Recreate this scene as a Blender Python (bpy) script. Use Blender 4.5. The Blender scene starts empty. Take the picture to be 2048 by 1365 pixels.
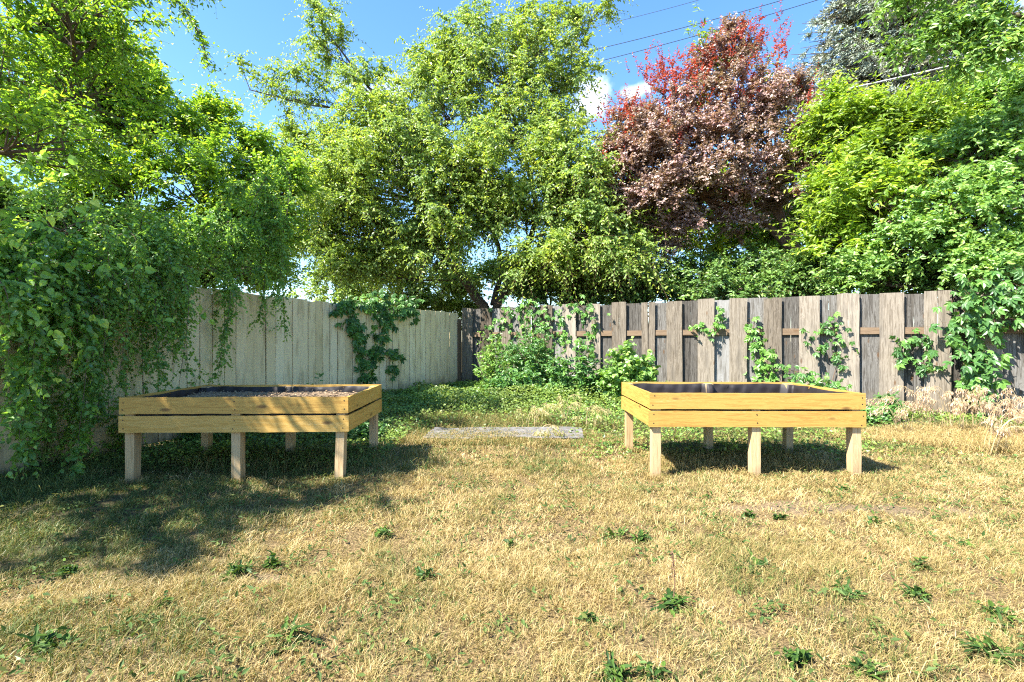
import bpy, math
import numpy as np
from mathutils import Vector
R = math.radians
rng = np.random.default_rng(7)

# ------------------------------------------------------------------ camera
EYE = 1.2
cam = bpy.data.objects.new('camera', bpy.data.cameras.new('camera'))
bpy.context.scene.collection.objects.link(cam)
cam.location = (0, 0, EYE)
cam.rotation_euler = (R(90), 0, 0)
cam.data.lens = 18.0
cam.data.sensor_width = 36.0
cam.data.clip_start = 0.05
cam.data.clip_end = 2000
sc = bpy.context.scene
sc.camera = cam

# ------------------------------------------------------------------ sun, sky, exposure
SUN = Vector((-0.75, -0.42, 1.0)).normalized()
EL = math.asin(SUN.z)
AZ = math.atan2(SUN.x, SUN.y)
world = bpy.data.worlds.new('World')
sc.world = world
world.use_nodes = True
wt = world.node_tree
wt.nodes.clear()
wo = wt.nodes.new('ShaderNodeOutputWorld')
bg = wt.nodes.new('ShaderNodeBackground')
sky = wt.nodes.new('ShaderNodeTexSky')
sky.sky_type = 'NISHITA'
sky.sun_disc = False
sky.sun_elevation = EL
sky.sun_rotation = AZ
sky.air_density = 1.0
sky.dust_density = 0.2
sky.ozone_density = 3.5
bg.inputs['Strength'].default_value = 0.10
# small fair-weather clouds, fixed directions in the sky
tc = wt.nodes.new('ShaderNodeTexCoord')
nz = wt.nodes.new('ShaderNodeTexNoise')
nz.inputs['Scale'].default_value = 9
nz.inputs['Detail'].default_value = 7
nz.inputs['Roughness'].default_value = 0.6
wt.links.new(tc.outputs['Generated'], nz.inputs['Vector'])


def wmath(op, a, b=None):
    n = wt.nodes.new('ShaderNodeMath')
    n.operation = op
    for i, v in enumerate((a, b)):
        if v is None:
            continue
        if isinstance(v, (int, float)):
            n.inputs[i].default_value = v
        else:
            wt.links.new(v, n.inputs[i])
    return n.outputs[0]


def cloud(px, py, rx, ry):
    """a cloud in the direction seen at px, py with angular half sizes"""
    c = Vector(((px - 1024) / 1024, 1, (682.5 - py) / 1024)).normalized()
    sub = wt.nodes.new('ShaderNodeVectorMath')
    sub.operation = 'SUBTRACT'
    wt.links.new(tc.outputs['Generated'], sub.inputs[0])
    sub.inputs[1].default_value = c
    mul = wt.nodes.new('ShaderNodeVectorMath')
    mul.operation = 'MULTIPLY'
    wt.links.new(sub.outputs[0], mul.inputs[0])
    mul.inputs[1].default_value = (1 / rx, 1 / rx, 1 / ry)
    ln = wt.nodes.new('ShaderNodeVectorMath')
    ln.operation = 'LENGTH'
    wt.links.new(mul.outputs[0], ln.inputs[0])
    return wmath('SUBTRACT', 1.25, ln.outputs['Value'])


mask = None
for c in ((745, 185, .07, .04), (1178, 200, .040, .045), (1272, 186, .035, .016), (1985, 85, .10, .045),
          (820, 330, .10, .05), (1330, 260, .08, .04)):
    m = cloud(*c)
    mask = m if mask is None else wmath('MAXIMUM', mask, m)
m2 = wmath('ADD', mask, wmath('MULTIPLY', wmath('SUBTRACT', nz.outputs['Fac'], 0.5), 4.2))
mr = wt.nodes.new('ShaderNodeMapRange')
mr.interpolation_type = 'SMOOTHSTEP'
mr.inputs['From Min'].default_value = 0.25
mr.inputs['From Max'].default_value = 1.5
wt.links.new(m2, mr.inputs['Value'])
hsv = wt.nodes.new('ShaderNodeHueSaturation')
hsv.inputs['Saturation'].default_value = 1.16
hsv.inputs['Value'].default_value = 1.0
wt.links.new(sky.outputs[0], hsv.inputs['Color'])
mx = wt.nodes.new('ShaderNodeMixRGB')
wt.links.new(mr.outputs[0], mx.inputs['Fac'])
wt.links.new(hsv.outputs[0], mx.inputs['Color1'])
mx.inputs['Color2'].default_value = (5.6, 5.9, 6.6, 1)
wt.links.new(mx.outputs[0], bg.inputs['Color'])
wt.links.new(bg.outputs[0], wo.inputs['Surface'])

sl = bpy.data.lights.new('sun', 'SUN')
sl.energy = 5.0
sl.angle = R(0.53)
sl.color = (1.0, 0.95, 0.86)
so = bpy.data.objects.new('sun', sl)
sc.collection.objects.link(so)
so.rotation_euler = SUN.to_track_quat('Z', 'Y').to_euler()
so.location = (-8, -3, 10)

sc.view_settings.view_transform = 'Standard'
sc.view_settings.look = 'None'
sc.view_settings.exposure = 2.05
sc.view_settings.gamma = 1.0
sc.render.engine = 'CYCLES'
cy = sc.cycles
cy.max_bounces = 9
cy.diffuse_bounces = 7
cy.glossy_bounces = 2
cy.transmission_bounces = 7
cy.transparent_max_bounces = 4
cy.use_denoising = False
cy.use_adaptive_sampling = False
sc.cycles.filter_width = 1.15
cy.denoiser = 'OPENIMAGEDENOISE'
try:
    cy.denoising_prefilter = 'ACCURATE'
except Exception:
    pass
cy.caustics_reflective = False
cy.caustics_refractive = False

# ------------------------------------------------------------------ helpers


def P(px, py, Y):
    """a spot of the garden seen at px, py of the photograph at distance Y"""
    return np.array(((px - 1024) / 1024 * Y, Y, EYE - (py - 682.5) / 1024 * Y))


def nrm(v):
    return v / np.maximum(np.linalg.norm(v, axis=-1, keepdims=True), 1e-9)


def link(o):
    sc.collection.objects.link(o)
    return o


def mesh_np(name, verts, faces_list, mats, parent=None, attrs=None, smooth=False, mat_index=None):
    """verts (N,3); faces_list = list of int arrays (M,k); attrs {name: (N,) or (N,3)} on points"""
    me = bpy.data.meshes.new(name)
    verts = np.asarray(verts, dtype=np.float32)
    me.vertices.add(len(verts))
    me.vertices.foreach_set('co', verts.ravel())
    loops = np.concatenate([f.ravel() for f in faces_list]).astype(np.int32)
    tot = np.concatenate([np.full(len(f), f.shape[1], np.int32) for f in faces_list])
    start = np.concatenate([[0], np.cumsum(tot)[:-1]]).astype(np.int32)
    me.loops.add(len(loops))
    me.loops.foreach_set('vertex_index', loops)
    me.polygons.add(len(tot))
    me.polygons.foreach_set('loop_start', start)
    me.polygons.foreach_set('loop_total', tot)
    if smooth:
        me.polygons.foreach_set('use_smooth', np.ones(len(tot), bool))
    else:
        me.polygons.foreach_set('use_smooth', np.zeros(len(tot), bool))
    for m in (mats if isinstance(mats, (list, tuple)) else [mats]):
        me.materials.append(m)
    if mat_index is not None:
        me.polygons.foreach_set('material_index', np.asarray(mat_index, dtype=np.int32))
    for k, v in (attrs or {}).items():
        v = np.asarray(v, dtype=np.float32)
        if v.ndim == 1:
            a = me.attributes.new(k, 'FLOAT', 'POINT')
            a.data.foreach_set('value', v)
        else:
            a = me.attributes.new(k, 'FLOAT_VECTOR', 'POINT')
            a.data.foreach_set('vector', v.ravel())
    me.update(calc_edges=True)
    o = link(bpy.data.objects.new(name, me))
    if parent is not None:
        o.parent = parent
    return o


def tag(o, label=None, cat=None, group=None, kind=None):
    if label:
        o['label'] = label
    if cat:
        o['category'] = cat
    if group:
        o['group'] = group
    if kind:
        o['kind'] = kind
    return o


def empty(name, loc=(0, 0, 0), rz=0):
    o = link(bpy.data.objects.new(name, None))
    o.location = loc
    o.rotation_euler = (0, 0, rz)
    o.empty_display_size = 0.2
    return o


class Acc:
    """collects pieces of one mesh: verts, faces by size, point attributes, material index"""

    def __init__(self):
        self.v, self.f, self.mi, self.at, self.n = [], [], [], {}, 0

    def add(self, v, faces, mi=0, **at):
        v = np.asarray(v, float).reshape(-1, 3)
        for f in faces:
            f = np.asarray(f, int)
            if len(f) == 0:
                continue
            self.f.append(f + self.n)
            self.mi.append(np.full(len(f), mi))
        for k, a in at.items():
            self.at.setdefault(k, []).append(np.asarray(a, float))
        self.v.append(v)
        self.n += len(v)

    def build(self, name, mats, parent=None, smooth=False):
        return mesh_np(name, np.concatenate(self.v), self.f, mats, parent,
                       {k: np.concatenate(a) for k, a in self.at.items()}, smooth, np.concatenate(self.mi))


def tubes(pts, rad, sides=4):
    """pts (N,K,3), rad (N,K) -> verts, quads"""
    N, K, _ = pts.shape
    tan = np.gradient(pts, axis=1) if K > 1 else pts * 0
    tan = nrm(tan)
    ref = np.where(np.abs(tan[..., 2:3]) > 0.9, np.array([1.0, 0, 0]), np.array([0, 0, 1.0]))
    a = nrm(np.cross(tan, ref))
    b = np.cross(tan, a)
    ang = np.arange(sides) / sides * 2 * np.pi
    ring = pts[:, :, None, :] + rad[:, :, None, None] * (
        a[:, :, None, :] * np.cos(ang)[None, None, :, None] + b[:, :, None, :] * np.sin(ang)[None, None, :, None])
    v = ring.reshape(-1, 3)
    base = (np.arange(N)[:, None] * K + np.arange(K - 1)[None, :]) * sides
    q = []
    for s in range(sides):
        s2 = (s + 1) % sides
        q.append(np.stack([base + s, base + s2, base + sides + s2, base + sides + s], -1).reshape(-1, 4))
    return v, np.concatenate(q)


def curve_pts(ctrl, n):
    """Catmull-Rom through control points"""
    c = np.array(ctrl, float)
    c = np.vstack([2 * c[0] - c[1], c, 2 * c[-1] - c[-2]])
    m = len(c) - 3
    t = np.linspace(0, m - 1e-6, n)
    i = t.astype(int)
    u = (t - i)[:, None]
    p0, p1, p2, p3 = c[i], c[i + 1], c[i + 2], c[i + 3]
    return 0.5 * (2 * p1 + (p2 - p0) * u + (2 * p0 - 5 * p1 + 4 * p2 - p3) * u ** 2 + (3 * p1 - p0 - 3 * p2 + p3) * u ** 3)


LEAF = {
    'rhomb': (np.array([(0, 0, 0), (.42, -.5, .13), (1, 0, -.1), (.42, .5, .13)]),
              [np.array([(0, 1, 2), (0, 2, 3)])]),
    'oval': (np.array([(0, 0, 0), (.28, -.46, .12), (.68, -.36, .08), (1, 0, -.14), (.68, .36, .08), (.28, .46, .12)]),
             [np.array([(0, 1, 2, 3), (0, 3, 4, 5)])]),
    'round': (np.array([(0, 0, 0), (.02, -.30, .06), (.30, -.52, .14), (.66, -.40, .10), (1, 0, -.16), (.66, .40, .10),
                        (.30, .52, .14), (.02, .30, .06), (.5, 0, -.01)]),
              [np.array([(0, 1, 2, 8), (8, 2, 3, 4), (8, 4, 5, 6), (0, 8, 6, 7)])]),
}
# toothed dandelion leaf
_t = []
for i in range(7):
    u = i / 6
    w = .5 * math.sin(math.pi * min(1, u * .8 + .15))
    _t.append((u, w * (1.0 if i % 2 else .35)))
_L = [(u, -w, .1) for u, w in _t] + [(u, w, .1) for u, w in _t] + [(u, 0, 0) for u, w in _t]
_F = [(14 + i, i, i + 1, 15 + i) for i in range(6)] + [(7 + i, 14 + i, 15 + i, 8 + i) for i in range(6)]
LEAF['jagged'] = (np.array(_L), [np.array(_F)])


def add_leaves(acc, pos, d, n, L, W, val, shape='rhomb', curl=0.0, mi=0):
    """pos,d,n (N,3); L,W,val (N,)"""
    T, F = LEAF[shape]
    d = nrm(d)
    n = nrm(n - (n * d).sum(-1, keepdims=True) * d)
    s = np.cross(n, d)
    N = len(pos)
    z = T[None, :, 2] - curl * T[None, :, 0] ** 2
    v = (pos[:, None, :] + d[:, None, :] * (T[None, :, 0:1] * L[:, None, None])
         + s[:, None, :] * (T[None, :, 1:2] * W[:, None, None])
         + n[:, None, :] * (z[..., None] * (np.where(True, W, L))[:, None, None]))
    k = len(T)
    off = np.arange(N)[:, None, None] * k
    acc.add(v.reshape(-1, 3), [(f[None] + off).reshape(-1, f.shape[1]) for f in F], mi,
            val=np.repeat(val, k))


def add_tubes(acc, pts, rad, sides=3, mi=1, val=0.5):
    v, q = tubes(pts, rad, sides)
    acc.add(v, [q], mi, val=np.full(len(v), val))


# ------------------------------------------------------------------ materials


def new_mat(name):
    m = bpy.data.materials.new(name)
    m.use_nodes = True
    nt = m.node_tree
    nt.nodes.clear()
    out = nt.nodes.new('ShaderNodeOutputMaterial')
    return m, nt, out


def N(nt, t, **kw):
    n = nt.nodes.new(t)
    for k, v in kw.items():
        if hasattr(n, k):
            setattr(n, k, v)
        else:
            n.inputs[k.replace('_', ' ')].default_value = v
    return n


def ramp(nt, fac, stops):
    r = nt.nodes.new('ShaderNodeValToRGB')
    e = r.color_ramp.elements
    e[0].position, e[0].color = stops[0][0], (*stops[0][1], 1)
    e[1].position, e[1].color = stops[-1][0], (*stops[-1][1], 1)
    for p, c in stops[1:-1]:
        x = e.new(p)
        x.color = (*c, 1)
    nt.links.new(fac, r.inputs['Fac'])
    return r.outputs['Color']


def mixc(nt, fac, a, b, mode='MIX'):
    m = nt.nodes.new('ShaderNodeMixRGB')
    m.blend_type = mode
    for i, v in zip(('Fac', 'Color1', 'Color2'), (fac, a, b)):
        if isinstance(v, (int, float)):
            m.inputs[i].default_value = v
        elif isinstance(v, tuple):
            m.inputs[i].default_value = (*v, 1)
        else:
            nt.links.new(v, m.inputs[i])
    return m.outputs[0]


def mth(nt, op, a, b=None, clamp=False):
    n = nt.nodes.new('ShaderNodeMath')
    n.operation = op
    n.use_clamp = clamp
    for i, v in enumerate((a, b)):
        if v is None:
            continue
        if isinstance(v, (int, float)):
            n.inputs[i].default_value = v
        else:
            nt.links.new(v, n.inputs[i])
    return n.outputs[0]


def leaf_mat(name, stops, trans=0.45, gloss=0.06, patch=None, patch_scale=0.5, rough=0.45, fres=0.10):
    m, nt, out = new_mat(name)
    at = N(nt, 'ShaderNodeAttribute', attribute_name='val')
    col = ramp(nt, at.outputs['Fac'], stops)
    if patch:
        geo = N(nt, 'ShaderNodeNewGeometry')
        nz = N(nt, 'ShaderNodeTexNoise')
        nz.inputs['Scale'].default_value = patch_scale
        nz.inputs['Detail'].default_value = 3
        nt.links.new(geo.outputs['Position'], nz.inputs['Vector'])
        f = N(nt, 'ShaderNodeMapRange')
        f.inputs['From Min'].default_value = 0.42
        f.inputs['From Max'].default_value = 0.60
        nt.links.new(nz.outputs['Fac'], f.inputs['Value'])
        col = mixc(nt, mth(nt, 'MULTIPLY', f.outputs[0], patch[1]), col, patch[0])
    dif = N(nt, 'ShaderNodeBsdfDiffuse')
    tr = N(nt, 'ShaderNodeBsdfTranslucent')
    gl = N(nt, 'ShaderNodeBsdfGlossy')
    gl.inputs['Roughness'].default_value = rough
    gl.inputs['Color'].default_value = (.9, .95, .9, 1)
    nt.links.new(col, dif.inputs['Color'])
    tcx = mixc(nt, 1.0, col, (1.35, 1.25, 0.55), 'MULTIPLY')
    nt.links.new(tcx, tr.inputs['Color'])
    a = N(nt, 'ShaderNodeMixShader')
    a.inputs[0].default_value = trans
    nt.links.new(dif.outputs[0], a.inputs[1])
    nt.links.new(tr.outputs[0], a.inputs[2])
    lw = N(nt, 'ShaderNodeLayerWeight', Blend=0.35)
    b = N(nt, 'ShaderNodeMixShader')
    nt.links.new(mth(nt, 'ADD', mth(nt, 'MULTIPLY', lw.outputs['Fresnel'], fres), gloss * .4), b.inputs[0])
    nt.links.new(a.outputs[0], b.inputs[1])
    nt.links.new(gl.outputs[0], b.inputs[2])
    nt.links.new(b.outputs[0], out.inputs['Surface'])
    return m


def wood_mat(name, stops, tint=None, rough=0.7, grain=1.0, knots=0.5, stretch=14.0, bumpy=0.4, weather=None, spec=0.25, dirt=0.0):
    """bc attribute: x along the board, y across, z = board number; val = board tone"""
    m, nt, out = new_mat(name)
    bc = N(nt, 'ShaderNodeAttribute', attribute_name='bc')
    at = N(nt, 'ShaderNodeAttribute', attribute_name='val')
    mp = N(nt, 'ShaderNodeVectorMath', operation='MULTIPLY')
    nt.links.new(bc.outputs['Vector'], mp.inputs[0])
    mp.inputs[1].default_value = (1.0, stretch, 3.7)
    # knots bend the grain
    kmp = N(nt, 'ShaderNodeVectorMath', operation='MULTIPLY')
    nt.links.new(bc.outputs['Vector'], kmp.inputs[0])
    kmp.inputs[1].default_value = (2.2, 6.5, 1.7)
    vo = N(nt, 'ShaderNodeTexVoronoi')
    vo.inputs['Scale'].default_value = 1.0
    nt.links.new(kmp.outputs[0], vo.inputs['Vector'])
    n1 = N(nt, 'ShaderNodeTexNoise')
    n1.inputs['Scale'].default_value = 3.0
    n1.inputs['Detail'].default_value = 8
    n1.inputs['Roughness'].default_value = 0.65
    n1.inputs['Distortion'].default_value = 0.6
    nt.links.new(mp.outputs[0], n1.inputs['Vector'])
    kd = mth(nt, 'SUBTRACT', 0.34, vo.outputs['Distance'], True)
    wv = N(nt, 'ShaderNodeMath', operation='SINE')
    nt.links.new(mth(nt, 'MULTIPLY', mth(nt, 'ADD', n1.outputs['Fac'], mth(nt, 'MULTIPLY', kd, 1.6)), 40.0), wv.inputs[0])
    g = mth(nt, 'ADD', mth(nt, 'MULTIPLY', wv.outputs[0], 0.12 * grain), mth(nt, 'MULTIPLY', mth(nt, 'SUBTRACT', n1.outputs['Fac'], .5), 1.1 * grain))
    f = mth(nt, 'ADD', mth(nt, 'ADD', g, at.outputs['Fac']), 0.0, True)
    col = ramp(nt, f, stops)
    if knots:
        kf = N(nt, 'ShaderNodeMapRange')
        kf.inputs['From Min'].default_value = 0.13
        kf.inputs['From Max'].default_value = 0.06
        nt.links.new(vo.outputs['Distance'], kf.inputs['Value'])
        col = mixc(nt, mth(nt, 'MULTIPLY', kf.outputs[0], knots), col, (.10, .05, .02))
    if weather:
        wn = N(nt, 'ShaderNodeTexNoise')
        wn.inputs['Scale'].default_value = weather[2]
        wn.inputs['Detail'].default_value = 5
        wmp = N(nt, 'ShaderNodeVectorMath', operation='MULTIPLY')
        nt.links.new(bc.outputs['Vector'], wmp.inputs[0])
        wmp.inputs[1].default_value = (1, 5, .37)
        nt.links.new(wmp.outputs[0], wn.inputs['Vector'])
        wf = N(nt, 'ShaderNodeMapRange')
        wf.inputs['From Min'].default_value = weather[3]
        wf.inputs['From Max'].default_value = weather[3] + .16
        nt.links.new(wn.outputs['Fac'], wf.inputs['Value'])
        col = mixc(nt, mth(nt, 'MULTIPLY', wf.outputs[0], weather[1]), col, weather[0])
    if dirt:
        sx = N(nt, 'ShaderNodeSeparateXYZ')
        nt.links.new(bc.outputs['Vector'], sx.inputs[0])
        dn = N(nt, 'ShaderNodeTexNoise', Scale=6.0, Detail=6.0)
        nt.links.new(bc.outputs['Vector'], dn.inputs['Vector'])
        df = N(nt, 'ShaderNodeMapRange')
        df.inputs['From Min'].default_value = dirt
        df.inputs['From Max'].default_value = 0.0
        nt.links.new(mth(nt, 'ADD', sx.outputs['X'], mth(nt, 'MULTIPLY', mth(nt, 'SUBTRACT', dn.outputs['Fac'], .5), dirt * 1.6)), df.inputs['Value'])
        col = mixc(nt, mth(nt, 'MULTIPLY', df.outputs[0], .65), col, (.10, .075, .045))
    b = N(nt, 'ShaderNodeBsdfPrincipled')
    b.inputs['Roughness'].default_value = rough
    b.inputs['Specular IOR Level'].default_value = spec
    nt.links.new(col, b.inputs['Base Color'])
    bu = N(nt, 'ShaderNodeBump')
    bu.inputs['Strength'].default_value = bumpy
    bu.inputs['Distance'].default_value = 0.004
    nt.links.new(n1.outputs['Fac'], bu.inputs['Height'])
    nt.links.new(bu.outputs[0], b.inputs['Normal'])
    nt.links.new(b.outputs[0], out.inputs['Surface'])
    return m


def plain_mat(name, col, rough=0.8, noise=None, scale=20, metallic=0.0, bump=0.0, spec=0.3):
    m, nt, out = new_mat(name)
    b = N(nt, 'ShaderNodeBsdfPrincipled')
    b.inputs['Roughness'].default_value = rough
    b.inputs['Metallic'].default_value = metallic
    b.inputs['Specular IOR Level'].default_value = spec
    b.inputs['Base Color'].default_value = (*col, 1)
    if noise:
        tcn = N(nt, 'ShaderNodeNewGeometry')
        nz = N(nt, 'ShaderNodeTexNoise')
        nz.inputs['Scale'].default_value = scale
        nz.inputs['Detail'].default_value = 8
        nz.inputs['Roughness'].default_value = .65
        nt.links.new(tcn.outputs['Position'], nz.inputs['Vector'])
        c = ramp(nt, nz.outputs['Fac'], [(.3, col), (.7, noise)])
        nt.links.new(c, b.inputs['Base Color'])
        if bump:
            bu = N(nt, 'ShaderNodeBump')
            bu.inputs['Strength'].default_value = bump
            bu.inputs['Distance'].default_value = 0.01
            nt.links.new(nz.outputs['Fac'], bu.inputs['Height'])
            nt.links.new(bu.outputs[0], b.inputs['Normal'])
    nt.links.new(b.outputs[0], out.inputs['Surface'])
    return m


M = {}
M['bark'] = plain_mat('bark', (.05, .035, .025), .9, (.16, .12, .09), 14, bump=.8)
M['bark_red'] = plain_mat('bark_red', (.06, .032, .022), .9, (.17, .10, .07), 14, bump=.8)
M['twig_green'] = plain_mat('twig_green', (.14, .17, .04), .8)
M['twig_brown'] = plain_mat('twig_brown', (.12, .07, .04), .8)
M['cedar'] = wood_mat('cedar_boards', [(0, (.18, .080, .025)), (.35, (.37, .21, .048)), (.65, (.455, .28, .070)), (1, (.52, .38, .16))],
                      knots=.8, stretch=16, grain=1.0, bumpy=.25, rough=.5)
M['post_wood'] = wood_mat('post_wood', [(0, (0.192, 0.109, 0.045)), (.4, (0.371, 0.250, 0.122)), (.7, (0.486, 0.358, 0.198)), (1, (0.589, 0.474, 0.320))],
                          knots=.35, stretch=22, grain=.9, bumpy=.5, rough=.75, dirt=.16)
M['grey_wood'] = wood_mat('grey_wood', [(0, (0.029, 0.022, 0.015)), (.35, (0.092, 0.074, 0.053)), (.6, (0.161, 0.134, 0.102)), (1, (0.276, 0.239, 0.191))],
                          knots=.85, stretch=20, grain=1.2, bumpy=.9, rough=.9, dirt=.3, weather=((0.101, 0.087, 0.071), .6, 2.0, .52))
M['blue_wood'] = wood_mat('blue_wood', [(0, (0.021, 0.018, 0.015)), (.35, (0.067, 0.060, 0.051)), (.6, (0.129, 0.121, 0.108)), (1, (0.229, 0.224, 0.214))],
                          knots=.9, stretch=20, grain=1.3, bumpy=.9, rough=.9, dirt=.3, weather=((0.078, 0.068, 0.054), .6, 2.0, .54))
M['rail_wood'] = wood_mat('rail_wood', [(0, (.07, .045, .026)), (.5, (.155, .105, .064)), (1, (.24, .175, .115))], knots=.6, rough=.8)
M['cream_paint'] = wood_mat('cream_paint', [(0, (.60, .47, .25)), (.4, (.72, .58, .34)), (1, (.79, .67, .43))],
                            knots=0, stretch=24, grain=.35, bumpy=.25, rough=.75, dirt=.35,
                            weather=((.34, .25, .12), .5, 2.2, .50))
M['screw'] = plain_mat('screw', (.05, .04, .035), .5, metallic=.6)
M['liner'] = plain_mat('liner', (.010, .008, .008), .6, (.020, .015, .016), 6, spec=.35)
M['soil'] = plain_mat('soil', (.09, .058, .035), .95, (.26, .19, .12), 45, bump=.9)
M['chips'] = plain_mat('wood_chips', (.14, .09, .05), .9, (.42, .31, .19), 30)
M['wire'] = plain_mat('wire', (.03, .03, .035), .6)
M['cable'] = plain_mat('cable', (.45, .45, .45), .6)
M['sheet_metal'] = plain_mat('sheet_metal', (.07, .065, .06), .8, (.17, .165, .16), 9, metallic=.1)
M['straw'] = plain_mat('straw', (.52, .38, .19), .8, (.66, .52, .30), 3)

# ------------------------------------------------------------------ ground


def sstep(a, b, x):
    t = np.clip((x - a) / (b - a), 0, 1)
    return t * t * (3 - 2 * t)


_ph = rng.uniform(0, 6.28, (24, 2))
_fr = rng.normal(0, 1, (24, 2))


def vnoise(x, y, s, k=0):
    """smooth pseudo noise in about -1..1"""
    r = 0
    for i in range(8):
        j = (i + k * 8) % 24
        r = r + np.sin(s * (_fr[j, 0] * x + _fr[j, 1] * y) * (1 + .35 * i) + _ph[j, 0]) * (1 / (1 + .25 * i))
    return r / 3.2


def gh(x, y):
    x = np.asarray(x, float)
    y = np.asarray(y, float)
    return 0.10 * sstep(5.8, 9.0, y) + 0.018 * vnoise(x, y, 1.6) + 0.012 * vnoise(x, y, 5.0, 1)


def axis(lo, hi, step, far):
    a = np.arange(lo, hi + step / 2, step)
    e = np.array([1, 3, 8, 20, 60, 200, far])
    return np.concatenate([lo - e[::-1], a, hi + e])


gx = axis(-9, 10, .07, 900)
gy = axis(0.4, 14, .07, 900)
X, Y = np.meshgrid(gx, gy)
Z = gh(X, Y)
nxg, nyg = len(gx), len(gy)
ii = (np.arange(nyg - 1)[:, None] * nxg + np.arange(nxg - 1)[None]).ravel()
gf = np.stack([ii, ii + 1, ii + 1 + nxg, ii + nxg], -1)


def bare(x, y):
    """worn bare spots of the lawn, 0..1"""
    r = 0
    for (px, py, rx, ry) in ((1660, 1018, .7, .13), (1830, 1022, .55, .16), (240, 1300, .12, .05), (470, 1163, .2, .05), (1640, 935, .3, .1)):
        Yc = EYE * 1024 / (py - 682.5)
        Xc = (px - 1024) / 1024 * Yc
        d = np.sqrt(((x - Xc) / rx) ** 2 + ((y - Yc) / ry) ** 2) + .55 * vnoise(x, y, 7, 2) + .3 * vnoise(x, y, 19, 1)
        r = np.maximum(r, .85 * (1 - sstep(.3, 1.3, d)))
    return r


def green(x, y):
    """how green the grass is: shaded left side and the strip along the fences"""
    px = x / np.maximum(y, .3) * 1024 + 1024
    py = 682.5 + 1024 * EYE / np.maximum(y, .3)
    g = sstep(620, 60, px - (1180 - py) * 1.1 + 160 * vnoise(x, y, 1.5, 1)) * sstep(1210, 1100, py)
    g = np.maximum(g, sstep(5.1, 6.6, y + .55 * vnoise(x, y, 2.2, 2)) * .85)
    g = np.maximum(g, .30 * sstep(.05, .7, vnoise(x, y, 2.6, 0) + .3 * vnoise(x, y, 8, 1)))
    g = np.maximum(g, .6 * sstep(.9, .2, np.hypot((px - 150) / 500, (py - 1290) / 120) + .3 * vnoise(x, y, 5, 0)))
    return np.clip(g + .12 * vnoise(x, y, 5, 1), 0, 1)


m, nt, out = new_mat('lawn_soil')
geo = N(nt, 'ShaderNodeNewGeometry')
na = N(nt, 'ShaderNodeTexNoise', Scale=2.2, Detail=9)
na.inputs['Roughness'].default_value = .7
nb = N(nt, 'ShaderNodeTexNoise', Scale=70, Detail=6)
nt.links.new(geo.outputs['Position'], na.inputs['Vector'])
nt.links.new(geo.outputs['Position'], nb.inputs['Vector'])
ba = N(nt, 'ShaderNodeAttribute', attribute_name='bare')
ga = N(nt, 'ShaderNodeAttribute', attribute_name='green')
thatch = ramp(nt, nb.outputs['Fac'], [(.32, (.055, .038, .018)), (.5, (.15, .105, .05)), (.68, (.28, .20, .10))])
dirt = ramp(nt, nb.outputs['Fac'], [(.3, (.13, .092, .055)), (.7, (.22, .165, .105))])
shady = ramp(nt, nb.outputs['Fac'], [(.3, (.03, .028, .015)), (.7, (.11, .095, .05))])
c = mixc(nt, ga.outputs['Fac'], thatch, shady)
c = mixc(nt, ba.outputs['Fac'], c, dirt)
b = N(nt, 'ShaderNodeBsdfPrincipled')
b.inputs['Roughness'].default_value = .95
b.inputs['Specular IOR Level'].default_value = .1
nt.links.new(c, b.inputs['Base Color'])
bu = N(nt, 'ShaderNodeBump')
bu.inputs['Strength'].default_value = 1
bu.inputs['Distance'].default_value = .02
nt.links.new(nb.outputs['Fac'], bu.inputs['Height'])
nt.links.new(bu.outputs[0], b.inputs['Normal'])
nt.links.new(b.outputs[0], out.inputs['Surface'])
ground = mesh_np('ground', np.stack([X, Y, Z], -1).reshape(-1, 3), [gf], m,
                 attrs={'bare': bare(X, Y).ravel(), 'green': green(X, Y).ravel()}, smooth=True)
tag(ground, 'dry patchy lawn soil of the back yard', kind='structure')

# ------------------------------------------------------------------ fence lines
# left cream fence runs along LF, right grey fence along RF
LF = np.array([(-5.35, 1.5), (-3.13, 8.76), (-1.29, 12.15)])
RF = np.array([(-1.16, 12.10), (9.0, 6.43)])
RD = nrm(RF[1] - RF[0])


def on_line(px, a, b):
    """where the upright plane through a-b is seen at column px -> xy"""
    k = (px - 1024) / 1024
    d = b - a
    t = (k * a[1] - a[0]) / (d[0] - k * d[1])
    return a + d * t


def on_right(px, py, off=0.0):
    p = on_line(px, RF[0], RF[1])
    q = P(px, py, p[1])
    return q + off * np.array([-0.487, -0.873, 0])


def on_left(px, py, off=0.0):
    p = on_line(px, LF[0], LF[1]) if px < 658 else on_line(px, LF[1], LF[2])
    q = P(px, py, p[1])
    return q + off * np.array([0.91, -0.42, 0])


_bn = [0]


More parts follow.
